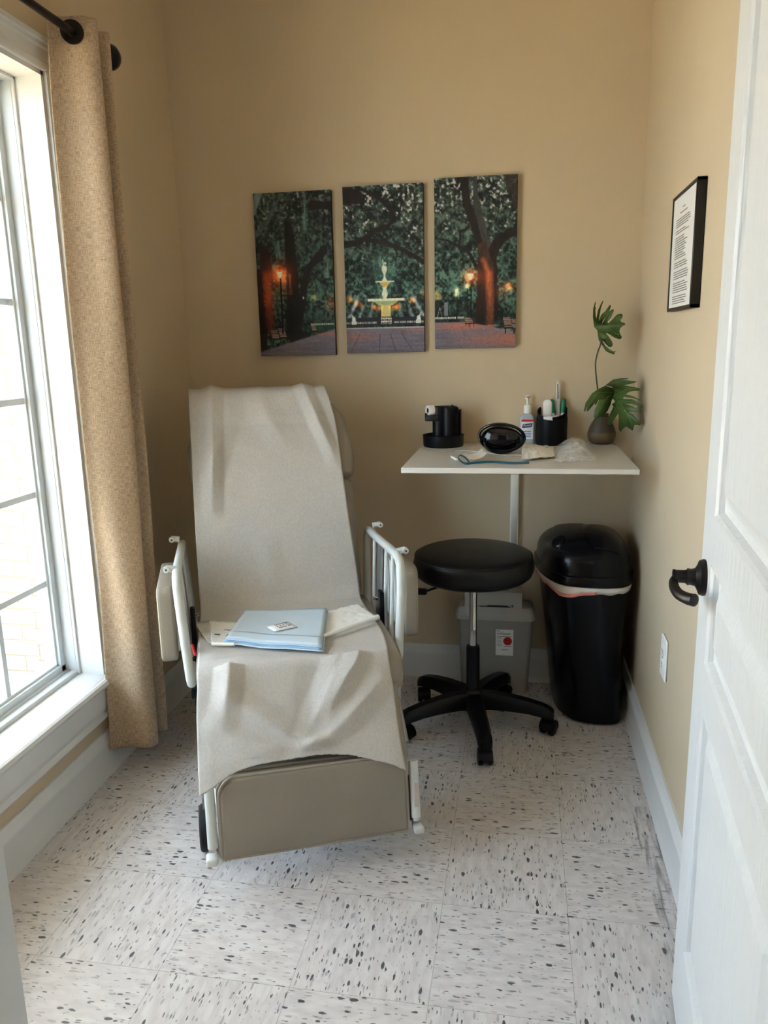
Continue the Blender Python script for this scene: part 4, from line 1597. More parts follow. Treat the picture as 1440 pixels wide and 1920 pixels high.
# ---- thin clear line with metal needle, looping over the table
ln_pts = [tp(x, y, TZ + .003) for x, y in ((846, 858), (847, 849), (856, 845), (880, 846), (905, 848), (930, 852), (955, 855), (985, 854))]
lo = Vector((ln_pts[3].x, ln_pts[3].y, TZ))
iv = thing('tubing_set', 'thin clear tubing looped in front of the black organizer', 'medical tubing', lo)
bm = B(); tube(bm, [p - lo for p in catmull(ln_pts, 6)], .0018, 8); obj('line', bm, tube_m, iv)
bm = B()
e0, e1 = tp(846, 856, TZ + .0045), tp(857, 862, TZ + .0045)
tube(bm, [e0 - lo, e0 + (e1 - e0) * .5 - lo, e1 - lo], [.003, .0045, .0035], 10); obj('hub', bm, white_m, iv)

# ---- teal tourniquet strip with a curled end
tq = [tp(x, y) for x, y in ((992, 868), (960, 869), (925, 867), (895, 868), (875, 870))]
to = Vector((tq[2].x, tq[2].y, TZ))
tn = thing('tourniquet', 'teal rubber tourniquet strip lying flat with one end curled', 'tourniquet', to)
bm = B()
pth = [p - to + Vector((0, 0, .0015)) for p in tq]
last = pth[-1]
pth += [last + Vector((-.016, -.002, .006)), last + Vector((-.028, -.002, .020)), last + Vector((-.020, .0, .027)), last + Vector((-.004, .002, .018)), last + Vector((.008, .004, .004))]
pc_ = catmull(pth, 6)
rowA, rowB = [], []
for i, p in enumerate(pc_):
    w = .021 if i < 26 else .013
    rowA.append(p + Vector((0, -w, 0)))
    rowB.append(p + Vector((0, w, 0)))
sheet(bm, [rowA, rowB])
obj('strip', bm, teal_m, tn, sharp=180, mods=[('SOLIDIFY', dict(thickness=.0012, offset=0.))])
# torn wrapper on it
wq = [tp(x, y, TZ + .003) for x, y in ((868, 864), (904, 852), (914, 862), (878, 873))]
o = flat_sheet('torn_wrapper', wq, 12, 8, TZ + .006, lambda s, t: .006 + .040 * (s - .45) ** 2 + .003 * nz(s * 6, t * 6) + .006 * (1 - s), wrap_m, .0008)
tag(o, 'small torn white wrapper lying on the end of the teal strip', 'wrapper')

# ---- sanitizer bottle
s0 = tp(988, 833)
san = thing('sanitizer_bottle', 'clear pump bottle of hand sanitizer against the wall', 'bottle', (s0.x, s0.y + .02, TZ))
bm = B()


def bo(k, z, w=.030, d=.018):
    return [(a * k, b * k, z) for a, b in rrect(-w, w, -d, d, .012, 5)]


loft(bm, [bo(.93, 0), bo(1, .004), bo(1, .085), bo(.95, .098), bo(.75, .108), bo(.48, .114), bo(.42, .118)])
obj('bottle_body', bm, gel_m, san)
bm = B(); lathe(bm, [(.0135, .116), (.0145, .118), (.0145, .142), (.012, .146), (.008, .148), (.0045, .150), (.0045, .172), (.009, .173), (.0095, .181), (.007, .1845), (0, .185)], 24)
tube(bm, [(0, 0, .178), (-.006, -.014, .178), (-.007, -.026, .174)], [.005, .0045, .0035], 10)
obj('pump', bm, white_m, san)
yl = -.0184
bm = B(); box(bm, -.022, .022, yl - .0003, yl, .020, .094); lb = obj('front_label', bm, label_m, san, smooth=False)
bm = B(); box(bm, -.022, .022, yl - .0008, yl - .0004, .086, .094); obj('red_band', bm, red_m, lb, smooth=False)
bm = B()
prism(bm, [(-.020, .062), (.016, .065), (.020, .080), (-.016, .077)], lambda a, b, d: (a, d, b), yl - .0008, yl - .0004); obj('blue_logo_panel', bm, navy_m, lb, smooth=False)
bm = B()
for k in range(3):
    box(bm, -.016, .014, yl - .0008, yl - .0004, .028 + .009 * k, .033 + .009 * k)
obj('blue_bars', bm, sky_m, lb, smooth=False)
text('printed_text', 'Purell', .0125, frame_M((0, yl - .0012, .0715), (1, 0, .08), (.2, 0, 1)), label_m, lb, align='CENTER')

# ---- pencil cup
p0 = tp(1035, 836)
pcup = thing('pencil_cup', 'black two-tier pencil cup with a sloping rim beside the sanitizer', 'pencil cup', (p0.x, p0.y + .055, TZ))
CR = .0555


def cup(bm, r, rim, inner, nseg=48, cx=0, cy=0):
    outs = []
    ang = [2 * PI * k / nseg for k in range(nseg)]
    outs.append([(cx + r * .97 * math.cos(a), cy + r * .97 * math.sin(a), 0) for a in ang])
    outs.append([(cx + r * math.cos(a), cy + r * math.sin(a), .004) for a in ang])
    outs.append([(cx + r * math.cos(a), cy + r * math.sin(a), rim(a)) for a in ang])
    outs.append([(cx + (r - .0025) * math.cos(a), cy + (r - .0025) * math.sin(a), rim(a)) for a in ang])
    outs.append([(cx + (r - .0025) * math.cos(a), cy + (r - .0025) * math.sin(a), min(rim(a), inner)) for a in ang])
    loft(bm, outs)


bm = B(); cup(bm, CR, lambda a: .128 + .022 * math.sin(a) + .004 * math.cos(a), .02); obj('cup_body', bm, blackplas_m, pcup)
bm = B()
ang = [PI + PI * k / 28 for k in range(29)]
outer = [(CR * 1.035 * math.cos(a), CR * 1.16 * math.sin(a) + .002) for a in ang]
inner_ = [(CR * .99 * math.cos(a), CR * .99 * math.sin(a)) for a in ang[::-1]]
pl = outer + inner_
loft(bm, [[(a, b, 0) for a, b in pl], [(a, b, .094 + .012 * max(0, abs(a) / CR - .2)) for a, b in pl]])
obj('front_tier', bm, blackplas_m, pcup)
cc_ = Vector((p0.x, p0.y + .055, TZ))
# things standing in the cup
t_ = thing('rounded_block', 'white rounded block standing in the pencil cup', 'plastic block', cc_ + Vector((-.018, .0, .03)))
bm = B(); puff(bm, rrect(-.017, .017, 0, .138, [.016, .014, .004, .004]), lambda a, b, d: (a, d, b), -.008, .008, .004, 3); obj('block', bm, white_m, t_)


def capped(loc, lean, label):
    t = thing('marker', label, 'marker', loc, group='green markers in the pencil cup')
    t.rotation_euler = (0, lean, 0)
    bm = B(); lathe(bm, [(.0075, 0), (.0075, .10), (.0085, .101)], 18); obj('barrel', bm, white_m, t)
    bm = B(); lathe(bm, [(.0092, .098), (.0098, .100), (.0095, .128), (.0078, .146), (.005, .149), (0, .150)], 18); obj('cap', bm, green_m, t)


capped(cc_ + Vector((.012, .004, .02)), -.10, 'green capped marker nearest the white block in the cup')
capped(cc_ + Vector((.034, .020, .02)), .06, 'green capped marker at the wall-side rim of the cup, behind the tube')
t_ = thing('plastic_tube', 'tall clear plastic tube with a dark line, standing up from the pencil cup', 'tube', cc_ + Vector((.022, .014, .02)))
t_.rotation_euler = (0, -.01, 0)
bm = B(); loft(bm, [[(a, b, z) for a, b in rrect(-.0085 * k, .0085 * k, -.005, .005, .004, 3)] for z, k in ((0, .9), (.06, 1), (.19, 1.0), (.212, .85), (.218, .5))]); obj('sleeve', bm, tube_m, t_)
bm = B(); tube(bm, [(.0, -.0058, .15), (-.002, -.0058, .205)], .0014, 6); obj('dark_line', bm, ink_m, t_)
bm = B(); tube(bm, [(.0, .0, .01), (-.001, 0, .19)], .0042, 8); obj('swab_stick', bm, white_m, t_)
t_ = thing('paper_slip', 'white paper slip in the front tier of the pencil cup', 'paper', cc_ + Vector((-.006, -.0595, .062)))
bm = B(); sheet(bm, [[(-.026, .009, .02), (0, .001, .02), (.026, .009, .02)], [(-.028, .012, .046), (0, .003, .047), (.022, .011, .053)]])
obj('slip', bm, foil_m, t_, mods=[('SOLIDIFY', dict(thickness=.0008))])

# ---- crumpled white packet
kq = [tp(x, y, TZ + .006) for x, y in ((980, 836), (1037, 838), (1040, 857), (977, 863))]
ko = Vector((sum(p.x for p in kq) / 4, sum(p.y for p in kq) / 4, TZ))
kp = thing('paper_packet', 'crumpled white paper packet lying in front of the sanitizer', 'packet', ko)


def kz(s, t):
    return .010 * math.sin(PI * min(1, s * 1.1)) * math.sin(PI * t) + .006 * nz(s * 6, t * 8, 4) + .004 * nz(s * 14, t * 14, 1) + .012 * (1 - s) ** 3 * (1 - t) + .004


flat_sheet('wrapper', kq, 26, 20, TZ + .004, kz, wrap_m, .001, kp, ko)
bm = B()
q = tp(1024, 839, TZ + .013) - ko
box(bm, q.x - .006, q.x + .006, q.y - .002, q.y + .002, q.z - .001, q.z + .0002); obj('printed_mark', bm, ink_m, kp, smooth=False)

# ---- clear bag with a clear mask inside
bq = [tp(x, y) for x, y in ((1045, 836), (1108, 836), (1119, 866), (1039, 868))]
bo_ = Vector((sum(p.x for p in bq) / 4, sum(p.y for p in bq) / 4, TZ))
bg = thing('plastic_bag', 'crinkled clear plastic bag on the table in front of the vase', 'plastic bag', bo_)


def bz(s, t):
    dome = max(0, math.sin(PI * s)) ** .7 * max(0, math.sin(PI * t)) ** .7
    return .004 + .052 * dome * (1 - .25 * t) + .006 * nz(s * 7, t * 7, 3) * (dome + .25) + .003 * nz(s * 19, t * 19, 8)


flat_sheet('film', bq, 34, 26, TZ, bz, film_m, .0006, bg, bo_)
mk = thing('breathing_mask', 'clear rounded breathing mask inside the plastic bag', 'mask', bo_ + Vector((.004, -.006, .002)))
bm = B()
rings = []
for k in range(9):
    a = PI / 2 * k / 8
    rr_ = math.cos(a)
    rings.append([(.034 * rr_ * math.cos(t), .026 * rr_ * math.sin(t), .006 + .028 * math.sin(a)) for t in np.linspace(0, 2 * PI, 28, endpoint=False)])
loft(bm, rings[:-1])
obj('mask_shell', bm, film_m, mk)
bm = B(); tube(bm, [(.035 * math.cos(t), .027 * math.sin(t), .007) for t in np.linspace(0, 2 * PI, 36, endpoint=False)], .004, 8, closed=True); obj('mask_rim', bm, tube_m, mk)
bm = B(); lathe(bm, [(.008, .030), (.008, .038), (.006, .039), (.006, .030)], 16); obj('port', bm, white_m, mk)

# ---- vase with leaf cuttings
v0 = tp(1128, 834)
vo = Vector((v0.x + .002, v0.y + .036, TZ))
vs_ = thing('clay_vase', 'brown pear-shaped clay vase in the table corner', 'vase', vo)
bm = B(); lathe(bm, [(.030, 0), (.036, .002), (.047, .012), (.0525, .030), (.0525, .042), (.051, .0455)], 40); obj('vase_belly', bm, clay_m, vs_)
bm = B(); lathe(bm, [(.0508, .0455), (.046, .062), (.036, .082), (.026, .098), (.022, .108), (.0225, .114), (.0195, .114), (.019, .108), (.022, .097), (.020, .06)], 40, cap=False); obj('vase_neck', bm, claydark_m, vs_)


def cp(cx, cy):            # place in the close view of the plant -> place in the photograph
    return 1060 + cx / 6.4, 550 + cy / 6.4


def leaf(outline, depth, stem_pts, veins, label, cupz=None):
    P = [at(*cp(a, b), y=depth(a, b)) for a, b in outline]
    t = thing('philodendron_leaf', label, 'leaf', vo + Vector((0, 0, .112)), group='leaf cuttings in the clay vase')
    o_ = vo + Vector((0, 0, .112))
    bm = B()
    vs = [bm.verts.new(p - o_) for p in P]
    for tri in tessellate_polygon([[Vector((a, b, 0)) for a, b in outline]]):
        bm.faces.new([vs[k] for k in tri])
    obj('blade', bm, leaf_m, t, sharp=180, mods=[('SOLIDIFY', dict(thickness=.0012, offset=0.))])
    bm = B()
    for v in veins:
        q = [at(*cp(a, b), y=depth(a, b) - .0016) - o_ for a, b in v]
        tube(bm, q, .0008, 6)
    obj('vein', bm, mat('vein_green', (104, 132, 78), .5), t)
    bm = B(); tube(bm, [p - o_ for p in catmull(stem_pts, 6)], .0026, 8); obj('stem', bm, stem_m, t)


vn_ = vo + Vector((0, 0, .10))
o1 = [(385, 445), (345, 400), (332, 290), (335, 180), (358, 100), (366, 108), (356, 165), (368, 172), (358, 200), (362, 260), (372, 310), (392, 200), (425, 130), (450, 88), (456, 96), (425, 180), (405, 290), (398, 340), (430, 260), (480, 215), (535, 138), (547, 148), (530, 210), (480, 280), (440, 350), (445, 368), (500, 240), (560, 195), (580, 192), (578, 215), (545, 290), (505, 345), (515, 360), (570, 310), (620, 255), (670, 243), (688, 258), (685, 285), (660, 320), (668, 345), (700, 352), (722, 366), (715, 380), (685, 392), (655, 425), (648, 460), (665, 500), (680, 525), (665, 548), (640, 550), (590, 530), (530, 492), (495, 472), (490, 485), (520, 520), (560, 580), (568, 625), (550, 645), (520, 640), (480, 600), (450, 560), (445, 575), (480, 630), (540, 680), (580, 700), (606, 686), (600, 700), (585, 712), (596, 725), (580, 733), (530, 715), (485, 690), (440, 620), (400, 560), (390, 500)]
leaf(o1, lambda a, b: 2.90 - .0003 * abs(a - 430) + .00012 * abs(b - 430), [vn_ + Vector((-.008, .004, 0)), at(*cp(430, 1420), y=2.925), at(*cp(388, 1150), y=2.91), at(*cp(362, 870), y=2.90), at(*cp(385, 720), y=2.90), at(*cp(425, 590), y=2.90), at(*cp(395, 450), y=2.898)],
     [[(395, 450), (520, 425), (650, 390)], [(400, 430), (520, 240)], [(400, 470), (540, 620)], [(480, 430), (640, 500)]], 'small lobed leaf high on a long bare stem above the vase')
o2 = [(560, 1250), (600, 1190), (560, 1120), (480, 1105), (575, 1035), (650, 1020), (755, 1017), (750, 1030), (640, 1046), (740, 1043), (860, 1058), (820, 1076), (700, 1105), (770, 1116), (895, 1138), (888, 1165), (830, 1170), (765, 1182), (720, 1215), (800, 1228), (928, 1292), (800, 1256), (700, 1242), (690, 1268), (800, 1270), (932, 1335), (925, 1360), (800, 1328), (705, 1322), (760, 1340), (918, 1410), (910, 1428), (830, 1422), (745, 1420), (820, 1455), (906, 1565), (895, 1585), (830, 1577), (805, 1646), (765, 1620), (735, 1600), (700, 1612), (660, 1664), (640, 1620), (640, 1440), (600, 1490), (545, 1582), (500, 1575), (520, 1490), (578, 1360), (560, 1330), (600, 1300)]
leaf(o2, lambda a, b: 2.870 - .185 * max(0, (a - 520) / 430) + .00008 * abs(b - 1300), [vn_ + Vector((.008, -.004, 0)), at(*cp(470, 1430), y=2.91), at(*cp(520, 1320), y=2.882), at(*cp(590, 1230), y=2.857)],
     [[(590, 1230), (680, 1340), (770, 1500), (800, 1600)], [(590, 1225), (740, 1150), (860, 1140)], [(640, 1290), (800, 1300)], [(700, 1400), (860, 1540)], [(640, 1290), (560, 1480)]], 'largest lobed leaf, drooping over the right of the vase')
o3 = [(600, 1150), (480, 1108), (390, 1150), (320, 1200), (240, 1320), (220, 1410), (235, 1421), (258, 1362), (268, 1355), (252, 1410), (272, 1416), (330, 1345), (362, 1300), (350, 1338), (370, 1334), (398, 1270), (402, 1290), (350, 1400), (338, 1480), (370, 1512), (420, 1482), (500, 1422), (545, 1330), (560, 1260), (590, 1220)]
leaf(o3, lambda a, b: 2.838 + .0001 * (a - 400) - .00006 * (b - 1150), [vn_ + Vector((-.002, -.010, 0)), at(*cp(455, 1400), y=2.892), at(*cp(500, 1290), y=2.868), at(*cp(545, 1200), y=2.850)],
     [[(560, 1190), (400, 1190), (250, 1380)], [(520, 1230), (400, 1420), (370, 1490)]], 'lobed leaf hanging over the left shoulder of the vase')

# ------------------------------------------------------------------ rolling stool
SCX, SCY = -.143, 2.585
stl = thing('rolling_stool', 'black round rolling stool with a chrome post and five casters', 'stool', (SCX, SCY, 0))
bm = B()
lathe(bm, [(0, .568), (.16, .568), (.188, .572), (.202, .584), (.2085, .602), (.2085, .625), (.204, .644), (.195, .655), (.187, .6585), (.17, .663), (.10, .668), (0, .670)], 64)
st_ = obj('seat', bm, blackvinyl_m, stl, sharp=60)
bm = B(); tube(bm, [(.2025 * math.cos(t), .2025 * math.sin(t), .648) for t in np.linspace(0, 2 * PI, 72, endpoint=False)], .0022, 6, closed=True); obj('seam', bm, blackvinyl_m, st_)
bm = B(); tube(bm, catmull([(-.02, -.02, .562), (-.11, -.11, .562), (-.150, -.150, .558)], 4), [.004] * 9, 8)
puff(bm, rrect(-.185, -.145, -.165, -.135, .008), lambda a, b, d: (a, b, d), .549, .566, .004, 2)
obj('height_lever', bm, blackplas_m, stl)
bm = B(); box(bm, -.08, .08, -.06, .06, .555, .569, .004); obj('seat_plate', bm, blackplas_m, stl)
bm = B(); lathe(bm, [(.014, .30), (.014, .372), (.0145, .373), (.0145, .376), (.014, .377), (.014, .548)], 24); obj('chrome_post', bm, chrome_m, stl)
bm = B(); lathe(bm, [(.024, .10), (.024, .305), (.0225, .312), (.015, .313)], 28); obj('gas_sleeve', bm, blackplas_m, stl)
bm = B(); lathe(bm, [(.030, .082), (.038, .09), (.040, .125), (.034, .142), (.026, .150)], 28); obj('hub', bm, blackplas_m, stl)
for k in range(5):
    a = math.radians(-78 + 72 * k)
    ca, sa = math.cos(a), math.sin(a)

    def pol(r, w, z):
        return (ca * r - sa * w, sa * r + ca * w, z)
    bm = B()
    secs = [(.02, .030, .080, .140), (.07, .029, .086, .142), (.14, .027, .086, .136), (.20, .0255, .082, .126), (.25, .024, .074, .114), (.275, .0235, .066, .104), (.288, .017, .062, .094)]
    loft(bm, [[pol(r, -w, z0), pol(r, w, z0), pol(r, w * 1.0, z0 + (z1 - z0) * .65), pol(r, w * .6, z1), pol(r, -w * .6, z1), pol(r, -w, z0 + (z1 - z0) * .65)] for r, w, z0, z1 in secs])
    obj('base_arm', bm, blackplas_m, stl, sharp=50)
    bm = B()
    ci = pol(.268, 0, 0)
    sw = math.radians((-80, -120, 60, 100, 150)[k])
    MC = Matrix.Translation((ci[0], ci[1], 0)) @ Matrix.Rotation(sw, 4, 'Z')
    # hood over the wheels
    hood = []
    for q in range(9):
        t = math.radians(10 + 160 * q / 8)
        hood.append((.030 * math.cos(t) - .006, .028 + .030 * math.sin(t)))
    hood += [(-.035, .020), (-.012, .016), (.014, .018)]
    prism(bm, hood, lambda p, q, d: MC @ Vector((p, d, q)), -.0235, .0235)
    lathe(bm, [(.006, .045), (.006, .075)], 10, M=MC)
    cs_ = obj('caster', bm, blackplas_m, stl, sharp=50)
    bm = B()
    for s in (-1, 1):
        lathe(bm, [(0, -.0085), (.021, -.0085), (.0245, -.006), (.025, 0), (.0245, .006), (.021, .0085), (0, .0085)], 24, M=MC @ Matrix.Translation((-.004, s * .0165, .0255)) @ Matrix.Rotation(PI / 2, 4, 'X'))
    obj('twin_wheels', bm, blackplas_m, cs_)

# ------------------------------------------------------------------ trash can
tc0 = Vector((.25, 2.80, 0))
tcn = thing('trash_can', 'tall black plastic trash can with a domed swing lid in the corner', 'trash can', tc0)
rim0 = [(.078, 2.965), (.076, 2.87), (.096, 2.76), (.128, 2.675), (.172, 2.622), (.25, 2.604), (.33, 2.606), (.382, 2.632), (.410, 2.70), (.416, 2.80), (.414, 2.965), (.36, 2.984), (.25, 2.986), (.13, 2.984)]
bot0 = [(.150, 2.94), (.150, 2.86), (.160, 2.78), (.176, 2.728), (.214, 2.672), (.265, 2.648), (.325, 2.644), (.372, 2.660), (.394, 2.715), (.400, 2.80), (.398, 2.93), (.36, 2.955), (.27, 2.958), (.19, 2.956)]


def smooth_outline(P):
    return [(p.x - tc0.x, p.y - tc0.y) for p in catmull([(a, b, 0) for a, b in P], 6, closed=True)]


ro, bo2 = smooth_outline(rim0), smooth_outline(bot0)


def oz_(A, Bq, t, z, off=0.):
    pts = [(a[0] + (b[0] - a[0]) * t, a[1] + (b[1] - a[1]) * t) for a, b in zip(A, Bq)]
    if off:
        pts = inset(pts, off)
    return [(a, b, z) for a, b in pts]


TR = .535
bm = B()
loft(bm, [oz_(bo2, ro, 0, .0, .012), oz_(bo2, ro, 0, .008), oz_(bo2, ro, .5, TR * .5, .012), oz_(bo2, ro, .97, TR, .012), oz_(bo2, ro, .97, TR, .017)])
obj('bin_body', bm, trash_m, tcn, sharp=50)
bm = B()
cxy = (.0, .02)


def ring(k, z, off=0.):
    return [(cxy[0] + (a - cxy[0]) * k, cxy[1] + (b - cxy[1]) * k, z) for a, b in ro]


lid = [ring(.985, TR - .002), ring(1.0, TR), ring(1.0, TR + .028), ring(.985, TR + .034), ring(.965, TR + .036), ring(.945, TR + .050)]
for t in np.linspace(.12, 1, 9):
    k = .945 * math.cos(t * PI / 2)
    z = TR + .050 + .118 * math.sin(t * PI / 2) ** .9
    if k > .03:
        lid.append(ring(k, z))
loft(bm, lid)
ld = obj('lid', bm, trash_m, tcn, sharp=40)
def r_out(ang):
    best = None
    n = len(ro)
    d = Vector((math.cos(ang), math.sin(ang)))
    for i in range(n):
        p, q = Vector(ro[i]) - Vector(cxy), Vector(ro[(i + 1) % n]) - Vector(cxy)
        e = q - p
        den = d.x * e.y - d.y * e.x
        if abs(den) < 1e-9:
            continue
        t = (p.x * e.y - p.y * e.x) / den
        u = (p.x * d.y - p.y * d.x) / den
        if t > 0 and -1e-6 <= u <= 1 + 1e-6:
            best = t
    return best or .17


def dome(x, y):
    dx, dy = x - cxy[0], y - cxy[1]
    k = math.hypot(dx, dy) / r_out(math.atan2(dy, dx)) / .945
    return TR + .050 + .118 * math.sqrt(max(0, 1 - k * k)) ** .9


def patch(xa, xb, off, ya, yb_, nu=14, nv=16):
    bm = B()
    g = []
    for i in range(nv + 1):
        v = i / nv
        y = ya + (yb_ - ya) * v
        row = []
        for j in range(nu + 1):
            u = j / nu
            x = xa(v) + (xb(v) - xa(v)) * u
            row.append((x, y, dome(x, y) + off))
        g.append(row)
    sheet(bm, g)
    return bm


# swing flap and the raised shoulder it turns against
obj('swing_flap', patch(lambda v: -.118 + .03 * abs(v - .5), lambda v: .01 - .02 * math.sin(PI * v), .003, -.105, .12), trash_m, ld, sharp=60, mods=[('SOLIDIFY', dict(thickness=.010, offset=-1.)), ('BEVEL', dict(width=.002, segments=2))])
obj('lid_shoulder', patch(lambda v: .022 - .035 * math.sin(PI * v), lambda v: .118 - .02 * abs(v - .5), .007, -.150, .03), trash_m, ld, sharp=60, mods=[('SOLIDIFY', dict(thickness=.020, offset=-1.)), ('BEVEL', dict(width=.005, segments=3))])
bm = B(); lathe(bm, [(.020, 0), (.026, .001), (.028, .004), (.022, .007), (.018, .005), (0, .004)], 24, M=Matrix.Translation((-.098, -.075, dome(-.098, -.075) + .004)) @ Matrix.Rotation(math.radians(-38), 4, 'Y') @ Matrix.Rotation(math.radians(28), 4, 'X')); obj('finger_grip', bm, trash_m, ld)
# the bag folded over the rim
lnr = thing('bin_liner', 'white plastic bin liner folded over the rim of the black trash can', 'bin liner', tc0)
bm = B()
n_ = len(ro)
top, bt_ = [], []
for i, (a, b) in enumerate(inset(ro, .004)):
    top.append((a, b, TR - .003))
lo_ = inset(ro, .0065)
for i, (a, b) in enumerate(lo_):
    fcorner = math.exp(-(((a + .075) / .05) ** 2 + ((b + .175) / .08) ** 2))
    bt_.append((a, b, TR - .026 - .018 * fcorner - .006 * nz(i * .35, 2)))
mid_ = [(a[0] * 1.006, a[1] * 1.006, (a[2] + b[2]) / 2) for a, b in zip(top, bt_)]
loft(bm, [top, mid_, bt_], cap0=False, cap1=False)
obj('bag_cuff', bm, bag_m, lnr, sharp=180, mods=[('SOLIDIFY', dict(thickness=.0012))])
bm = B()
seg_ = [(i, p) for i, p in enumerate(inset(ro, .0045)) if p[0] < .03 and p[1] < .06]
order = sorted(seg_, key=lambda q: math.atan2(q[1][1] - .02, q[1][0]) % (2 * PI))
A_ = [(p[0], p[1], bt_[i][2] + .012) for i, p in order]
B_ = [(p[0] * 1.0, p[1] * 1.0, bt_[i][2] - .001) for i, p in order]
sheet(bm, [[Vector(p) * 1 for p in A_], [Vector(p) for p in B_]])
obj('drawstring_band', bm, pink_m, lnr, sharp=180, mods=[('SOLIDIFY', dict(thickness=.0022, offset=0.))])

# ------------------------------------------------------------------ sharps container
sh0 = Vector((-.074, 2.924, 0))
shc = thing('sharps_container', 'grey plastic sharps container standing behind the stool', 'sharps container', sh0)
bm = B()


def rb(k, z, w=.150, d=.056):
    return [(a, b, z) for a, b in rrect(-w * k, w * k, -d * k, d * k, .018, 5)]


loft(bm, [rb(.84, 0), rb(.87, .006), rb(.97, .30), rb(.985, .312)])
obj('container_body', bm, sharps_m, shc)
bm = B(); loft(bm, [rb(1.02, .305), rb(1.03, .308), rb(1.03, .324), rb(1.0, .328), rb(.97, .350), rb(.93, .356)])
lid_ = obj('container_lid', bm, sharplid_m, shc)
bm = B()
dp = [(-.049, .326), (-.050, .36), (-.046, .405), (-.040, .416), (.02, .418), (.045, .405), (.05, .33)]
loft(bm, [[(x, a, b) for a, b in dp] for x in (-.118, -.113, .098, .103)])
box(bm, .02, .05, -.02, .02, .415, .424, .003)
obj('drop_chute', bm, sharplid_m, lid_)
bm = B()
box(bm, -.060, .060, -.0504, -.0498, .358, .362)
box(bm, -.045, .045, -.0504, -.0498, .352, .3535)
box(bm, -.030, .050, -.0506, -.0500, .3585, .3655)
box(bm, -.085, -.03, -.0504, -.0498, .3605, .3618)
for x_ in (-.090, .066):
    prism(bm, [(x_ - .004, .368), (x_ + .004, .368), (x_, .357)], lambda a, b, d: (a, d, b), -.0504, -.0499)
so = obj('syringe_print', bm, ink_m, lid_, smooth=False)
# label
fyl = lambda z: -.056 * (.87 + .10 * z / .30) - .0006
lz0, lz1, lx0, lx1 = .160, .268, .004, .072
bm = B()
bm.faces.new([bm.verts.new(p) for p in ((lx0, fyl(lz0), lz0), (lx1, fyl(lz0), lz0), (lx1, fyl(lz1), lz1), (lx0, fyl(lz1), lz1))])
lb = obj('hazard_label', bm, label_m, shc, smooth=False, mods=[('SOLIDIFY', dict(thickness=.0004))])
ML = frame_M((lx0, fyl(lz0) - .0012, lz0), (1, 0, 0), (0, fyl(lz1) - fyl(lz0), lz1 - lz0))
bm = B(); lathe(bm, [(.017, 0), (.017, .0003)], 32, M=ML @ Matrix.Translation((.046, .061, 0))); obj('red_disc', bm, red_m, lb, smooth=False)
bm = B()
for k in range(3):
    a = math.radians(90 + 120 * k)
    cx, cy = .046 + .0055 * math.cos(a), .061 + .0055 * math.sin(a)
    arc_ = []
    for q in range(13):
        t = a + math.radians(-145 + 290 * q / 12) + 0
        arc_.append(ML @ Vector((cx + .0062 * math.cos(t), cy + .0062 * math.sin(t), .0008)))
    tube(bm, arc_, .0008, 5)
tube(bm, [ML @ Vector((.046 + .0042 * math.cos(t), .061 + .0042 * math.sin(t), .0008)) for t in np.linspace(0, 2 * PI, 18, endpoint=False)], .0006, 5, closed=True)
obj('biohazard_symbol', bm, mat('dark_red_print', (92, 14, 16), .5), lb)
bm = B()
rl = random.Random(9)
for (y0, x0_, x1_, h_) in ((.103, .004, .016, .0015), (.098, .004, .030, .001), (.092, .004, .060, .0014), (.0895, .004, .056, .0014), (.080, .004, .062, .0018), (.074, .004, .026, .001), (.071, .004, .024, .001), (.064, .004, .022, .001), (.058, .004, .024, .001), (.052, .004, .020, .001), (.047, .004, .026, .001), (.042, .004, .024, .001), (.040, .032, .060, .0014), (.026, .024, .052, .001), (.023, .024, .044, .001), (.005, .026, .036, .001)):
    p = [ML @ Vector(q) for q in ((x0_, y0 - h_ / 2, .0004), (x1_, y0 - h_ / 2, .0004), (x1_, y0 + h_ / 2, .0004), (x0_, y0 + h_ / 2, .0004))]
    bm.faces.new([bm.verts.new(v) for v in p])
obj('printed_text', bm, ink_m, lb, smooth=False)

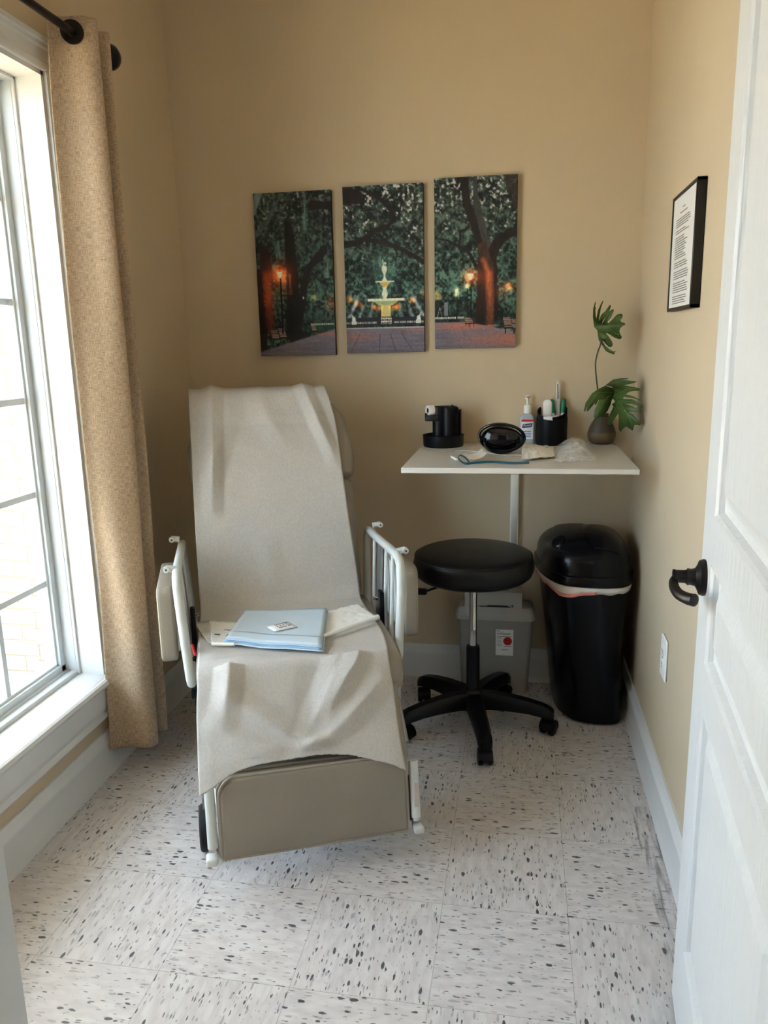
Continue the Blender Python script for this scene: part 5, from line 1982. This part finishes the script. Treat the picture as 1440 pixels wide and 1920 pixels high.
# ------------------------------------------------------------------ light
w = bpy.data.worlds.new('sky')
SC.world = w
w.use_nodes = True
nt = w.node_tree
bgn = nt.nodes['Background']
st_ = nt.nodes.new('ShaderNodeTexSky')
st_.sky_type = 'HOSEK_WILKIE'
st_.sun_direction = Vector((.1, -.6, .8)).normalized()
st_.turbidity = 3.5
st_.ground_albedo = .4
mixc = nt.nodes.new('ShaderNodeMix')
mixc.data_type = 'RGBA'
mixc.inputs[0].default_value = .85
nt.links.new(st_.outputs[0], mixc.inputs[6])
mixc.inputs[7].default_value = (.71, .86, 1.06, 1)
nt.links.new(mixc.outputs[2], bgn.inputs[0])
SKY = 6.2
bgn.inputs[1].default_value = SKY


def light(name, kind, loc, energy, rgb=(1, 1, 1), **k):
    L = bpy.data.lights.new(name, kind)
    L.energy = energy
    L.color = rgb
    for a, v in k.items():
        setattr(L, a, v)
    o = bpy.data.objects.new(name, L)
    COL.objects.link(o)
    o.location = loc
    return o


sun = light('sun', 'SUN', (-4, -4, 6), 23., (1, .99, .97), angle=.02)
sun.rotation_euler = Vector((-.12, .62, -.78)).to_track_quat('-Z', 'Y').to_euler()
hl = light('hall_fill_light', 'AREA', (.1, -.9, CEIL - .06), 1.2, (1, .95, .9), shape='DISK', size=.45)  # added weak fill light in the unseen hall, without a fitting

# ------------------------------------------------------------------ camera
cd = bpy.data.cameras.new('camera')
cd.sensor_fit = 'HORIZONTAL'
cd.sensor_width = 36.
cd.lens = 36. * F / 1440.
cd.clip_start = .02
cam = bpy.data.objects.new('camera', cd)
COL.objects.link(cam)
cam.matrix_world = Matrix(((RT.x, UP.x, -FW.x, 0), (RT.y, UP.y, -FW.y, 0), (RT.z, UP.z, -FW.z, H), (0, 0, 0, 1)))
SC.camera = cam

SC.view_settings.view_transform = 'Standard'
SC.view_settings.look = 'None'
SC.view_settings.gamma = 1
SC.view_settings.exposure = 0.98
SC.view_settings.use_curve_mapping = False
SC.cycles.max_bounces = 10
SC.cycles.diffuse_bounces = 7
SC.cycles.glossy_bounces = 4
SC.cycles.transparent_max_bounces = 16
SC.cycles.sample_clamp_indirect = 6
SC.cycles.use_denoising = True
